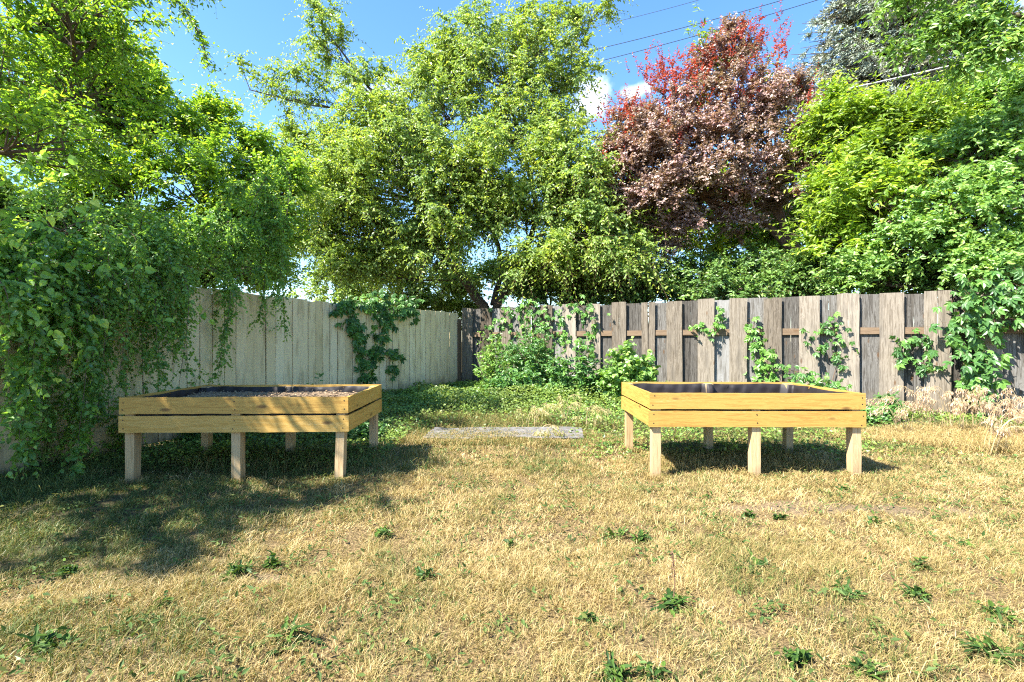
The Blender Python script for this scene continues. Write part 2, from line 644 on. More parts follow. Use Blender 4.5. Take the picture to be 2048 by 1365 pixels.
def add_board(acc, p0, p1, up, w, th, nseg=8, val=.5, mi=0, rough=.0015, topcut=0.0, jit=1.0):
    """a plank from p0 to p1 (centre line), width w along 'up', thickness th along the third axis"""
    _bn[0] += 1
    p0 = np.array(p0, float)
    p1 = np.array(p1, float)
    ax = nrm(p1 - p0)
    up = nrm(np.array(up, float) - np.dot(up, ax) * ax)
    nn = np.cross(ax, up)
    L = np.linalg.norm(p1 - p0)
    t = np.linspace(0, 1, nseg + 1)
    warp = rough * np.cumsum(rng.normal(0, 1, nseg + 1)) * .6
    warp -= np.linspace(warp[0], warp[-1], nseg + 1)
    eu = rng.normal(0, rough, nseg + 1)
    ed = rng.normal(0, rough, nseg + 1)
    c = p0 + t[:, None] * L * ax + warp[:, None] * nn
    A = c + up * (w / 2 + eu)[:, None]
    B = c - up * (w / 2 + ed)[:, None]
    if topcut:
        A[-1] += ax * rng.uniform(-1, 1) * topcut
        B[-1] += ax * rng.uniform(-1, 1) * topcut
    h = nn * th / 2
    num = _bn[0] * 7.31
    al = t * L
    for (U, V, bu_, bv) in ((A + h, B + h, w, 0), (B - h, A - h, 0, w), (A - h, A + h, w, w + th), (B + h, B - h, 0, th)):
        v = np.stack([U, V], 1).reshape(-1, 3)
        bcx = np.stack([al, al], 1).ravel()
        bcy = np.stack([np.full(nseg + 1, bu_), np.full(nseg + 1, bv)], 1).ravel()
        bcc = np.stack([bcx, bcy, np.full(len(bcx), num)], -1)
        i = np.arange(nseg) * 2
        f = np.stack([i, i + 1, i + 3, i + 2], -1)
        acc.add(v, [f], mi, bc=bcc, val=np.full(len(v), val))
    for e, s in ((0, 1), (-1, -1)):
        v = np.array([A[e] + h, A[e] - h, B[e] - h, B[e] + h])
        if s < 0:
            v = v[::-1]
        acc.add(v, [np.array([(0, 1, 2, 3)])], mi, bc=np.array([(0.3, 0, num), (.3, .01, num), (.33, .01, num), (.33, 0, num)]),
                val=np.full(4, val - .15))


# ---- left fence
lf = empty('cream_fence', (*LF[1], 0.0))
tag(lf, 'cream painted board fence, peeling, running back along the left side of the yard', 'fence')


def lf_par(acc, rel):
    return acc


def local(acc, root):
    o = np.array(root.location)
    acc.v = [v - o for v in acc.v]
    return acc


acc = Acc()
rails = Acc()
seam_strips = Acc()
posts = []
for (a, bb, wd) in ((LF[0], LF[1], .178), (LF[1], LF[2], .168)):
    d = nrm(bb - a)
    L = np.linalg.norm(bb - a)
    n = int(L / wd)
    wd = L / n
    for i in range(n):
        c = a + d * (i + .5) * wd
        zt = 1.86 + .010 * rng.normal() + .03 * vnoise(c[0], c[1], 1.3)
        z0 = gh(*c) + .04 + rng.uniform(-.01, .01)
        tilt = rng.normal(0, .004)
        gap = rng.choice([.006, .009, .013, .019], p=[.2, .4, .25, .15])
        nrm2 = np.array([d[1], -d[0]])
        off = rng.normal(0, .003)
        add_board(acc, (*(c + nrm2 * off), z0), (*(c + d * tilt + nrm2 * off), zt), (*d, 0), wd - gap, .019, 6,
                  val=np.clip(.5 + rng.normal(0, .16), .1, .9), topcut=.006)
        sm = c + d * wd / 2 - nrm2 * .022
        add_board(seam_strips, (*sm, z0 + .01), (*sm, 1.80), (*d, 0), .045, .014, 2, val=.3)  # added strip behind each seam, stops light showing through the gap
    for z in (.35, 1.0, 1.62):
        nr = np.array([-d[1], d[0]]) * .052
        add_board(rails, (*(a + nr), z), (*(bb + nr), z), (0, 0, 1), .09, .038, 8, val=.5)
    for i in range(int(L / 2.4) + 1):
        c = a + d * (i * 2.4 + .3) + np.array([-d[1], d[0]]) * .12
        p = Acc()
        add_board(p, (*c, -.1), (*c, 1.75), (*d, 0), .09, .09, 2, val=.4)
        posts.append(p)
local(acc, lf).build('board_panel', M['cream_paint'], lf)
local(rails, lf).build('rail', M['rail_wood'], lf)
local(seam_strips, lf).build('added_seam_strip', M['rail_wood'], lf)
for p in posts:
    local(p, lf).build('post', M['post_wood'], lf)

# ---- right fence
rf = empty('grey_fence', (*RF[0], 0.0))
tag(rf, 'weathered grey shadowbox board fence with a reddish rail along the back right', 'fence')
front = [(926, 947), (962, 985), (1001, 1022), (1040, 1063), (1081, 1106), (1126, 1152), (1174, 1202), (1225, 1253), (1285, 1310),
         (1335, 1366), (1396, 1429), (1459, 1494), (1526, 1564), (1598, 1639), (1675, 1719), (1758, 1807), (1848, 1901),
         (1949, 2004)]
s_of = [tuple(np.dot(on_line(p, RF[0], RF[1]) - RF[0], RD) for p in f) for f in front]
while s_of[-1][1] < 11.2:
    a = s_of[-1][0] + .57
    s_of.append((a, a + .29))
nf = np.array([RD[1], -RD[0]])      # towards the camera
acc = Acc()
for (a, b2) in s_of:
    w = b2 - a
    two = rng.random() < .55
    zt = 1.965 + rng.normal(0, .008)
    pieces = ((a, a + w / 2 - .0008), (a + w / 2 + .0008, b2)) if two else ((a, b2),)
    tone = .60 + rng.normal(0, .17)
    for (u0, u1) in pieces:
        c = RF[0] + RD * (u0 + u1) / 2 + nf * (.032 + rng.normal(0, .002))
        add_board(acc, (*c, gh(*c) + .03 + rng.uniform(0, .03)), (*(c + RD * rng.normal(0, .006)), zt + rng.normal(0, .005)), (*RD, 0),
                  (u1 - u0), .018, 8, val=tone + rng.normal(0, .05), topcut=.008, rough=.002)
local(acc, rf).build('front_board_panel', M['grey_wood'], rf)
acc = Acc()
for i in range(len(s_of) - 1):
    a = s_of[i][1] - .06
    b2 = s_of[i + 1][0] + .07
    gapside = rng.choice([0, 1])
    if gapside and rng.random() < .6:
        a += .05
    w = b2 - a
    two = w > .24 and rng.random() < .5
    pieces = ((a, a + w / 2 - .0004), (a + w / 2 + .0004, b2)) if two else ((a, b2),)
    tone = .5 + rng.normal(0, .22)
    zt = 1.95 + rng.normal(0, .01)
    for (u0, u1) in pieces:
        c = RF[0] + RD * (u0 + u1) / 2 - nf * (.032 + rng.normal(0, .002))
        add_board(acc, (*c, gh(*c) + .03 + rng.uniform(0, .03)), (*c, zt), (*RD, 0), (u1 - u0), .018, 8,
                  val=tone + rng.normal(0, .05), topcut=.01, rough=.002)
local(acc, rf).build('back_board_panel', M['blue_wood'], rf)
acc = Acc()
for z in (.16, 1.37):
    add_board(acc, (*RF[0], z - (0.02 if z > 1 else 0)), (*RF[1], z), (0, 0, 1), .105, .038, 30, val=.5, rough=.003)
local(acc, rf).build('rail', M['rail_wood'], rf)
for s in np.arange(-.02, 11.2, 2.42):
    p = Acc()
    c = RF[0] + RD * s - nf * .10
    add_board(p, (*c, -.1), (*c, 1.7), (*RD, 0), .09, .09, 2, val=.35)
    local(p, rf).build('post', M['rail_wood'], rf)
# reddish corner post standing between the two fences
cp = Acc()
c = on_line(921, RF[0], RF[1]) + nf * .03
add_board(cp, (*c, 0), (*c, 1.72), (*RD, 0), .055, .09, 4, val=.25)
local(cp, rf).build('corner_post', M['rail_wood'], rf)

# ------------------------------------------------------------------ raised planters


def planter(loc, rz, W, D, ztop, label, soil_z, tilts, streaky):
    root = empty('raised_planter', loc, rz)
    tag(root, label, 'planter', 'raised wooden planters on legs')
    bh, gap, th = .139, .017, .024
    zs = (ztop - bh / 2, ztop - bh - gap - bh / 2)
    for k, z in enumerate(zs):
        for y, x0, x1 in ((0, 0, W), (D, 0, W)):
            a = Acc()
            e = .004 if k else 0
            add_board(a, (x0 - e, y, z), (x1 + e, y, z), (0, 0, 1), bh, th, 24, val=.52 + rng.normal(0, .05), rough=.0012)
            # screws near the ends and the middle post
            yy = y - th / 2 - .001 if y == 0 else y + th / 2 + .001
            for sx in (.035, W / 2, W - .035):
                for dz in (-.04, .035):
                    t = np.linspace(0, 2 * np.pi, 7)[:-1]
                    ox, oz = rng.normal(0, .006, 2)
                    v = np.stack([sx + ox + .006 * np.cos(t), np.full(6, yy), z + dz + oz + .006 * np.sin(t)], -1)
                    a.add(v, [np.array([(0, 1, 2, 3, 4, 5)])], 1, bc=v, val=np.full(6, .5))
            a.build('board', [M['cedar'], M['screw']], root)
        for x in (th / 2 + .002, W - th / 2 - .002):
            a = Acc()
            add_board(a, (x, th / 2 + .001, z), (x, D - th / 2 - .001, z), (0, 0, 1), bh - .002, th, 14, val=.5 + rng.normal(0, .05), rough=.0012)
            a.build('board', M['cedar'], root)
    # legs
    lw, ld = .074, .088
    i = 0
    for y in (th / 2 + ld / 2 + .002, D - th / 2 - ld / 2 - .002):
        for x in (th + lw / 2 + .006, W / 2, W - th - lw / 2 - .006):
            a = Acc()
            tx, ty = tilts[i]
            i += 1
            add_board(a, (x + tx, y + ty, -.05), (x, y, ztop - .012), (1, 0, 0), lw, ld, 6, val=.55 + rng.normal(0, .07), rough=.0012)
            a.build('leg', M['post_wood'], root)
    # black cloth liner, folded over the posts and sagging a little
    n = 90
    per = []
    x0, x1, y0, y1 = th + .004, W - th - .004, th / 2 + .004, D - th / 2 - .004
    for (ax, ay, bx, by) in ((x0, y0, x1, y0), (x1, y0, x1, y1), (x1, y1, x0, y1), (x0, y1, x0, y0)):
        k = int(n * (abs(bx - ax) + abs(by - ay)) / W)
        t = np.arange(k) / k
        per.append(np.stack([ax + (bx - ax) * t, ay + (by - ay) * t], -1))
    per = np.concatenate(per)
    cx, cyy = W / 2, D / 2
    rows = []
    for j, (dz, ins) in enumerate(((-.012, 0), (-.03, .012), (-.07, .018), (-.12, .022), (-.20, .03), (-.28, .03))):
        inn = nrm(np.array([cx, cyy]) - per)
        q = per + inn * ins
        post = np.zeros(len(per))
        for lx in (th + lw / 2, W / 2, W - th - lw / 2):
            for ly in (0, D):
                post = np.maximum(post, (np.abs(per[:, 0] - lx) < lw / 2 + .012) & (np.abs(per[:, 1] - ly) < .06))
        q[:, 1] += post * np.where(per[:, 1] < D / 2, 1, -1) * (ld + .004 if j else ld)
        # keep corners inside
        u = np.arange(len(per))
        sag = (.010 * np.abs(np.sin(u * .21 + 1)) + .006 * np.sin(u * .53)) * (0 if j == 0 else 1)
        wig = (.007 * np.sin(u * .33 + j * 1.3) + .006 * np.sin(u * .9 - j * 1.1) + rng.normal(0, .003, len(u))) * (0 if j == 0 else 1)
        q = q + inn * wig[:, None]
        zz = ztop + dz - (sag if j == 0 else 0) - (.010 * np.abs(np.sin(u * .10)) if j == 0 else 0)
        rows.append(np.column_stack([q, np.full(len(q), ztop + dz) if np.isscalar(zz) else zz]))
    V = np.concatenate(rows)
    k = len(per)
    F = []
    for j in range(len(rows) - 1):
        i0 = np.arange(k) + j * k
        i1 = (np.arange(k) + 1) % k + j * k
        F.append(np.stack([i0, i1, i1 + k, i0 + k], -1))
    nb = len(V)
    V = np.vstack([V, [[cx, cyy, ztop - .285]]])
    last = (len(rows) - 1) * k
    tri = np.stack([np.arange(k) + last, (np.arange(k) + 1) % k + last, np.full(k, nb)], -1)
    mesh_np('liner', V, F + [tri], M['liner'], root, smooth=True)
    # soil
    sx = np.linspace(x0 + .02, x1 - .02, 80)
    sy = np.linspace(y0 + .02, y1 - .02, 50)
    SX, SY = np.meshgrid(sx, sy)
    SZ = soil_z + .018 * vnoise(SX, SY, 3, 1) + .006 * vnoise(SX, SY, 14, 2) + rng.normal(0, .004, SX.shape)
    ii2 = (np.arange(49)[:, None] * 80 + np.arange(79)[None]).ravel()
    sa = Acc()
    sv = np.stack([SX, SY, SZ], -1).reshape(-1, 3)
    sa.add(sv, [np.stack([ii2, ii2 + 1, ii2 + 81, ii2 + 80], -1)], 0, val=np.full(len(sv), .5))
    pk = sv[rng.integers(0, len(sv), 2600)] + rng.normal(0, .012, (2600, 3)) * np.array([1, 1, .3]) + np.array([0, 0, .006])
    Lc = rng.uniform(.008, .035, 2600)
    add_leaves(sa, pk, rng.normal(0, 1, pk.shape) * np.array([1, 1, .4]), np.array([0, 0, 1.0]) + rng.normal(0, .5, pk.shape), Lc, Lc * rng.uniform(.2, .7, 2600),
               rng.uniform(0, 1, 2600), 'rhomb', 0, 1)
    sa.build('soil', [M['soil'], M['chips']], root)
    return root


planter((-3.285, 4.29, 0), R(1.6), 1.90, 1.22, .727,
        'yellow wooden raised planter in dappled shade by the cream fence, soil inside', .645,
        ((0, 0), (0, 0), (-.022, -.01), (0, 0), (0, 0), (.0, 0)), True)
planter((1.205, 4.49, 0), R(-.8), 1.872, 1.21, .744,
        'yellow wooden raised planter in full sun in front of the grey fence, black liner inside', .595,
        ((0, 0), (0, -.01), (.012, 0), (0, 0), (0, 0), (0, 0)), False)

# ------------------------------------------------------------------ foliage


def make_twigs(acc, s, d, L, droop, nleaf, leaf, leafw, shape, bias=0.0, tw_r=.003, upn=1.0, spread=1.0, K=5, curl=.15, tip=.35, hang=.2,
               palm=False, mi_leaf=0, mi_twig=1):
    """twigs starting at s (N,3) along d (N,3), length L (N,), leaves set along both sides"""
    Nn = len(s)
    t = np.linspace(0, 1, K)
    d = nrm(d)
    bend = rng.normal(0, .18, (Nn, 3))
    def at(tt):
        return (s[:, None, :] + d[:, None, :] * (L[:, None] * tt)[..., None]
                + bend[:, None, :] * (L[:, None] * tt ** 2)[..., None]
                + np.array([0, 0, -1.0]) * (droop * L[:, None] * tt ** 2)[..., None])
    pts = at(np.broadcast_to(t, (Nn, K)))
    rad = tw_r * (1.1 - .8 * t)[None, :] * np.ones((Nn, 1))
    add_tubes(acc, pts, rad, 3, mi_twig)
    lt = (np.arange(nleaf) + .7)[None, :] / nleaf * np.ones((Nn, 1)) + rng.uniform(-.4, .4, (Nn, nleaf)) / nleaf
    lt = np.clip(lt, .05, 1.02)
    pos = at(lt)
    tang = nrm(d[:, None, :] + 2 * bend[:, None, :] * lt[..., None] + np.array([0, 0, -1.0]) * (2 * droop * lt)[..., None])
    side = nrm(np.cross(tang, np.array([0, 0, 1.0]) + rng.normal(0, .35, tang.shape)))
    sg = np.where(np.arange(nleaf) % 2 == 0, 1.0, -1.0)[None, :, None]
    ld = nrm(tang * .55 + side * sg * spread + rng.normal(0, .35, tang.shape) + np.array([0, 0, -hang]))
    n = np.array([-.35, -.35, .75]) * upn + rng.normal(0, .6, tang.shape)
    base = rng.uniform(0, 1, (Nn, 1)) * .35
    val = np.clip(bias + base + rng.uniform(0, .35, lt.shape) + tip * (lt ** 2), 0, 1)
    sz = leaf * rng.uniform(.65, 1.25, lt.shape) * (1 - .35 * lt ** 3)
    pos, ld, n, val, sz = pos.reshape(-1, 3), ld.reshape(-1, 3), n.reshape(-1, 3), val.ravel(), sz.ravel()
    if not palm:
        add_leaves(acc, pos, ld, n, sz, sz * leafw, val, shape, curl, mi_leaf)
    else:
        n = nrm(n - (n * ld).sum(-1, keepdims=True) * ld)
        sd = np.cross(n, ld)
        pet = pos + ld * (sz * .5)[:, None]
        add_tubes(acc, np.stack([pos, pet], 1), np.full((len(pos), 2), .0015), 3, mi_twig)
        for ang, sc_ in ((-75, .6), (-38, .85), (0, 1.0), (38, .85), (75, .6)):
            a = R(ang)
            dd = ld * math.cos(a) + sd * math.sin(a) - n * .18 + rng.normal(0, .08, ld.shape)
            add_leaves(acc, pet, dd, n + rng.normal(0, .15, n.shape), sz * sc_, sz * sc_ * .46, np.clip(val + rng.normal(0, .05, len(val)), 0, 1),
                       'oval', curl, mi_leaf)


def sphere_dirs(n):
    return nrm(rng.normal(0, 1, (n, 3)))


def crown(acc, wood, blobs, trunk_pts, nsec=22, ntw=12, nleaf=12, leaf=.075, leafw=.5, shape='rhomb', tl=.45, droop=.3,
          outward=.8, limb_r=.05, upb=.1, inner=.35, wood_sides=5, **kw):
    """blobs: list of (centre, (rx, ry, rz), weight)"""
    trunk_pts = np.array(trunk_pts)
    for (c, r, w) in blobs:
        c = np.array(c, float)
        r = np.array(r, float)
        # limb from the nearest lower spot of the trunk
        dd = np.linalg.norm(trunk_pts - c, axis=1) + 1.2 * np.maximum(trunk_pts[:, 2] - c[2] + .3 * r[2], 0)
        q = trunk_pts[np.argmin(dd)]
        mid = (q + c) / 2 + np.array([*rng.normal(0, .12, 2) * np.linalg.norm(c - q), -.05 * np.linalg.norm(c - q)])
        lp = curve_pts([q, mid, c], 9)[None]
        v, f = tubes(lp, np.linspace(limb_r, limb_r * .45, 9)[None], wood_sides)
        wood.add(v, [f], 0)
        n = max(3, int(nsec * w))
        u = sphere_dirs(n)
        u[:, 2] = np.where(u[:, 2] < -.55, -u[:, 2], u[:, 2])
        tipp = c + u * r * rng.uniform(.72, 1.12, (n, 1))
        t = np.linspace(0, 1, 5)
        st = lp[0, rng.integers(4, 9, n)]
        mids = (st + tipp) / 2 + rng.normal(0, .10, (n, 3)) * r.mean() + np.array([0, 0, .12 * r[2]])
        bp = ((1 - t)[None, :, None] ** 2 * st[:, None] + 2 * (t * (1 - t))[None, :, None] * mids[:, None] + (t ** 2)[None, :, None] * tipp[:, None])
        v, f = tubes(bp, (limb_r * .38 * (1 - .8 * t))[None] * np.ones((n, 1)), 4)
        wood.add(v, [f], 0)
        # twigs
        uu = rng.uniform(inner, 1.0, (n, ntw)) ** .8
        s = ((1 - uu)[..., None] ** 2 * st[:, None] + 2 * (uu * (1 - uu))[..., None] * mids[:, None] + (uu ** 2)[..., None] * tipp[:, None])
        dr = nrm(tipp - st)[:, None, :] * outward + rng.normal(0, .6, (n, ntw, 3)) + np.array([0, 0, upb])
        s = s.reshape(-1, 3)
        dr = dr.reshape(-1, 3)
        L = tl * rng.uniform(.5, 1.3, len(s))
        make_twigs(acc, s, dr, L, droop, nleaf, leaf, leafw, shape, **kw)


def trunk_mesh(wood, ctrl, r0, r1, n=16, sides=9):
    p = curve_pts(ctrl, n)
    p[1:-1] += rng.normal(0, r0 * .12, (n - 2, 3))
    rad = np.linspace(r0, r1, n) * (1 + rng.normal(0, .05, n))
    v, f = tubes(p[None], rad[None], sides)
    wood.add(v, [f], 0)
    return p


def tree(name, label, cat, base, trunks, blobs, leafm, twigm, barkm, group=None, extra=None, **kw):
    root = empty(name, base)
    tag(root, label, cat, group)
    wood, lv = Acc(), Acc()
    pts = []
    for (ctrl, r0, r1) in trunks:
        pts.append(trunk_mesh(wood, ctrl, r0, r1))
    allp = np.concatenate([p[len(p) // 3:] for p in pts])
    crown(lv, wood, blobs, allp, **kw)
    if extra:
        extra(lv, wood)
    local(wood, root).build('trunk', barkm, root, smooth=True)
    local(lv, root).build('crown', [leafm, twigm], root)
    return root


# leaf colours
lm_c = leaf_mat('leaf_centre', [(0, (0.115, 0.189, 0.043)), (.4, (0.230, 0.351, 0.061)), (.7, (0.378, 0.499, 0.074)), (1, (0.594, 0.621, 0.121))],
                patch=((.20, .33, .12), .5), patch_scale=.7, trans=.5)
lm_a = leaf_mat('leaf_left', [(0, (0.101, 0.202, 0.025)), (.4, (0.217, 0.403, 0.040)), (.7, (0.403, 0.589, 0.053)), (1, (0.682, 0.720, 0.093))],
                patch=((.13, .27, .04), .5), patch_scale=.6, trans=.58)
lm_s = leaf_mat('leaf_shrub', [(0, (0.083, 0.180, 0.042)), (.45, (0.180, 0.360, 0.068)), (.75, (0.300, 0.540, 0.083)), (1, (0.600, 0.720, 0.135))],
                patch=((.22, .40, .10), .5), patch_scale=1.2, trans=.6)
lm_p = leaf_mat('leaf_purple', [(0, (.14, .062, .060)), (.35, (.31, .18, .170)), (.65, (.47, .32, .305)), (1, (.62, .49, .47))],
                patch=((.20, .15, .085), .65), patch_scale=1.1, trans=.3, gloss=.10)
lm_r = leaf_mat('leaf_red', [(0, (.20, .018, .016)), (.5, (.42, .055, .035)), (1, (.46, .16, .06))], trans=.45)
lm_y = leaf_mat('leaf_yellowgreen', [(0, (0.115, 0.218, 0.021)), (.4, (0.241, 0.402, 0.032)), (.7, (0.391, 0.529, 0.040)), (1, (0.598, 0.667, 0.081))],
                patch=((.09, .18, .025), .5), patch_scale=.9, trans=.5)
lm_b = leaf_mat('leaf_bluish', [(0, (0.085, 0.195, 0.046)), (.4, (0.182, 0.351, 0.078)), (.7, (0.312, 0.507, 0.117)), (1, (0.520, 0.676, 0.169))],
                patch=((.13, .24, .03), .5), patch_scale=.8, trans=.45, gloss=.08)
lm_v = leaf_mat('leaf_creeper', [(0, (0.044, 0.119, 0.031)), (.5, (0.094, 0.225, 0.050)), (1, (0.213, 0.413, 0.075))], trans=.4, gloss=.08)
lm_n = leaf_mat('needle', [(0, (0.140, 0.175, 0.126)), (.5, (0.280, 0.336, 0.266)), (1, (0.476, 0.560, 0.490))],
                patch=((.16, .14, .07), .7), patch_scale=.5, trans=.1, gloss=.08)
lm_d = leaf_mat('leaf_dark', [(0, (0.045, 0.105, 0.030)), (.5, (0.105, 0.210, 0.045)), (1, (0.255, 0.405, 0.068))], trans=.35)


def B(px, py, Y, rpx, rpy, rd=None, w=1.0):
    """a crown lump seen at px,py at distance Y with half sizes in photo pixels"""
    k = Y / 1024
    rx, rz = rpx * k, rpy * k
    return (P(px, py, Y), (rx, rd if rd else (rx + rz) / 2, rz), w)


# ---- centre tree
tb = P(962, 790, 13.6)
tree('crab_apple_tree', 'tall airy bright green tree behind the fence corner, trunk forking in a V', 'tree',
     (tb[0], 13.6, 0),
     [([(tb[0], 13.6, 0), P(975, 640, 13.6), P(935, 570, 13.5), P(880, 500, 13.3), P(830, 400, 13.3)], .17, .07),
      ([P(972, 660, 13.6), P(1005, 590, 13.5), P(1045, 520, 13.6), P(1070, 400, 13.5), P(1010, 180, 13.6)], .13, .04),
      ([P(985, 610, 13.6), P(1000, 500, 14), P(900, 300, 14), P(760, 200, 13.8), P(650, 60, 13.6)], .08, .02)],
     [B(700, 470, 12.6, 120, 105), B(640, 330, 13.2, 95, 80, w=.8), B(770, 330, 13.2, 130, 120), B(900, 420, 12.4, 130, 110),
      B(900, 240, 13.5, 130, 120), B(1010, 160, 13.8, 150, 110), B(1100, 90, 14, 80, 90, w=.7), B(960, 80, 14, 100, 60, w=.6),
      B(1060, 290, 13.0, 130, 110), B(1060, 420, 12.4, 130, 90), B(1170, 420, 12.6, 90, 110),
      B(1210, 510, 12.4, 80, 75), B(800, 520, 12.8, 120, 70, w=.8), B(1100, 540, 12.7, 110, 60, w=.9),
      B(590, 200, 13.4, 55, 70, w=.30), B(660, 110, 13.6, 45, 65, w=.30), B(500, 180, 13.2, 40, 55, w=.14), B(560, 300, 13.2, 60, 50, w=.4),
      B(640, 40, 13.6, 40, 50, w=.13), B(1190, 20, 14, 70, 30, w=.3), B(930, 130, 13.6, 80, 60, w=.6), B(740, 190, 13.6, 70, 70, w=.4),
      B(1160, 160, 13.8, 45, 90, w=.4), B(620, 400, 12.8, 80, 70, w=.9),
      B(690, 420, 12.0, 110, 90), B(700, 540, 12.2, 70, 50, w=.8), B(820, 300, 12.4, 120, 100), B(960, 350, 12.0, 120, 100), B(560, 350, 13, 50, 45, w=.5),
      B(860, 500, 12.0, 100, 60), B(1130, 330, 12.2, 90, 90), B(760, 250, 12.6, 90, 80, w=.8), B(1250, 470, 12.4, 50, 60, w=.6), B(930, 430, 12.2, 80, 60, w=.6), B(985, 450, 14.6, 90, 60, w=.7), B(1010, 400, 12.3, 80, 60, w=.6), B(620, 480, 12.6, 60, 55, w=.7), B(1180, 470, 11.2, 80, 70, w=.8), B(1245, 520, 11.0, 60, 55, w=.7), B(1090, 520, 11.4, 80, 50, w=.7), B(1150, 370, 11.6, 80, 70, w=.7), B(700, 350, 11.8, 100, 80, w=.7),
      B(880, 160, 13.4, 90, 80, w=.8), B(1010, 250, 12.8, 110, 90, w=.8), B(1080, 200, 13.4, 90, 90, w=.7), B(830, 400, 11.8, 90, 90, w=.7)],
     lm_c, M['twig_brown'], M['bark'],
     nsec=34, ntw=15, nleaf=13, leaf=.095, leafw=.55, shape='oval', tl=.62, droop=.6, hang=.35, limb_r=.03, inner=.3, tw_r=.0035)

# ---- tree behind the cream fence, left
tb = P(300, 800, 9.5)
tree('plum_tree', 'dense yellow-green tree standing right behind the cream fence on the left', 'tree', (tb[0], 9.5, 0),
     [([(tb[0], 9.5, 0), P(310, 600, 9.5), P(270, 450, 9.3), P(240, 300, 9.2)], .14, .05),
      ([P(310, 640, 9.5), P(380, 480, 9.3), P(420, 350, 9.2)], .09, .03)],
     [B(230, 230, 9.0, 110, 90), B(330, 250, 9.4, 120, 100), B(420, 280, 9.6, 90, 80), B(250, 390, 8.6, 130, 110),
      B(400, 400, 9.0, 120, 110), B(500, 420, 9.4, 85, 90), B(440, 520, 8.8, 120, 75), B(280, 520, 8.2, 130, 80), B(130, 420, 8.4, 120, 120),
      B(140, 260, 9.0, 110, 110), B(530, 490, 9.4, 60, 80, w=.8), B(560, 400, 10, 60, 80, w=.8), B(520, 330, 10, 60, 60, w=.7), B(150, 130, 8.4, 90, 70, w=.8), B(545, 545, 9.6, 45, 35, w=.5), B(480, 470, 8.8, 80, 70)],
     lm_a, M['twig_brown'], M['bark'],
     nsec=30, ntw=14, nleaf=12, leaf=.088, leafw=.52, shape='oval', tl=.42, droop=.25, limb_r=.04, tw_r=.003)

# ---- near tree at the very left, arching over the yard
def hang_top(lv, wood):
    for (pts) in ([P(190, 10, 6.4), P(330, -10, 6.2), P(390, 50, 6.1), P(415, 125, 6.0)],
                  [P(200, -30, 6.3), P(240, 30, 6.2), P(245, 110, 6.2)],
                  [P(90, -30, 6.3), P(170, 10, 6.2), P(210, 90, 6.2)],
                  [P(250, -60, 6.3), P(340, -30, 6.2), P(420, -20, 6.2)]):
        p = curve_pts(pts, 22)
        v, f = tubes(p[None], np.linspace(.010, .003, 22)[None], 4)
        wood.add(v, [f], 0)
        s = np.repeat(p[3:], 5, 0)
        d = np.repeat(np.gradient(p, axis=0)[3:], 5, 0)
        d = nrm(d) * .5 + rng.normal(0, .6, d.shape) - np.array([0, 0, .4])
        make_twigs(lv, s, d, .16 * rng.uniform(.5, 1.2, len(s)), .5, 7, .055, .5, 'oval', tw_r=.002)


tree('elm_tree', 'big bright green tree at the left edge, its branches arching high over the yard', 'tree', (-6.9, 4.8, 0),
     [([(-6.9, 4.8, 0), (-6.8, 4.9, 1.6), (-6.5, 5.0, 3.0), (-6.2, 5.2, 4.6)], .16, .06),
      ([(-6.8, 4.9, 1.9), (-6.1, 4.2, 3.0), (-5.6, 3.6, 4.0)], .09, .03),
      ([(-6.6, 5.0, 2.6), (-6.1, 6.2, 3.9), (-5.4, 6.6, 5.0)], .06, .015)],
     [((-5.6, 5.0, 4.3), (.95, .95, .8), .6), ((-4.9, 5.6, 4.9), (.8, .9, .6), .6), ((-6.3, 5.9, 4.6), (1.2, 1.1, .9), 1), ((-5.7, 6.8, 4.4), (1.0, 1.0, .9), 1),
      ((-5.9, 3.9, 3.8), (.95, .8, .8), .55), ((-6.8, 4.6, 3.2), (1.0, 1.0, .9), .4),
      ((-4.9, 5.6, 3.3), (.7, .8, .55), .8), ((-6.4, 6.6, 5.4), (1.1, 1.0, .7), .8), ((-5.2, 6.3, 5.6), (.9, .8, .5), .6),
      ((-6.2, 3.9, 4.8), (1.0, .9, .8), .9),
      ((-4.3, 3.2, 3.9), (.6, .6, .5), .7), ((-4.9, 2.4, 3.7), (.7, .6, .5), .6), ((-5.6, 3.0, 4.0), (.8, .7, .6), .8), ((-5.0, 1.8, 3.7), (.7, .5, .4), .7), ((-4.9, 1.2, 3.6), (.55, .35, .3), .4), ((-3.95, 2.4, 3.9), (.4, .4, .25), .3),
      ((-5.9, 2.3, 3.8), (.7, .6, .4), .6), (*B(90, 70, 6.6, 120, 80)[:2], .8), (*B(60, 210, 6.8, 120, 90)[:2], .8), (*B(90, 330, 7.0, 120, 80)[:2], .8), (*B(210, 110, 7.2, 80, 60)[:2], .6)],
     lm_a, M['twig_brown'], M['bark'], extra=hang_top,
     nsec=20, ntw=13, nleaf=11, leaf=.068, leafw=.55, shape='oval', tl=.36, droop=.3, limb_r=.035, tw_r=.0025)

# ---- shrub spilling over the cream fence


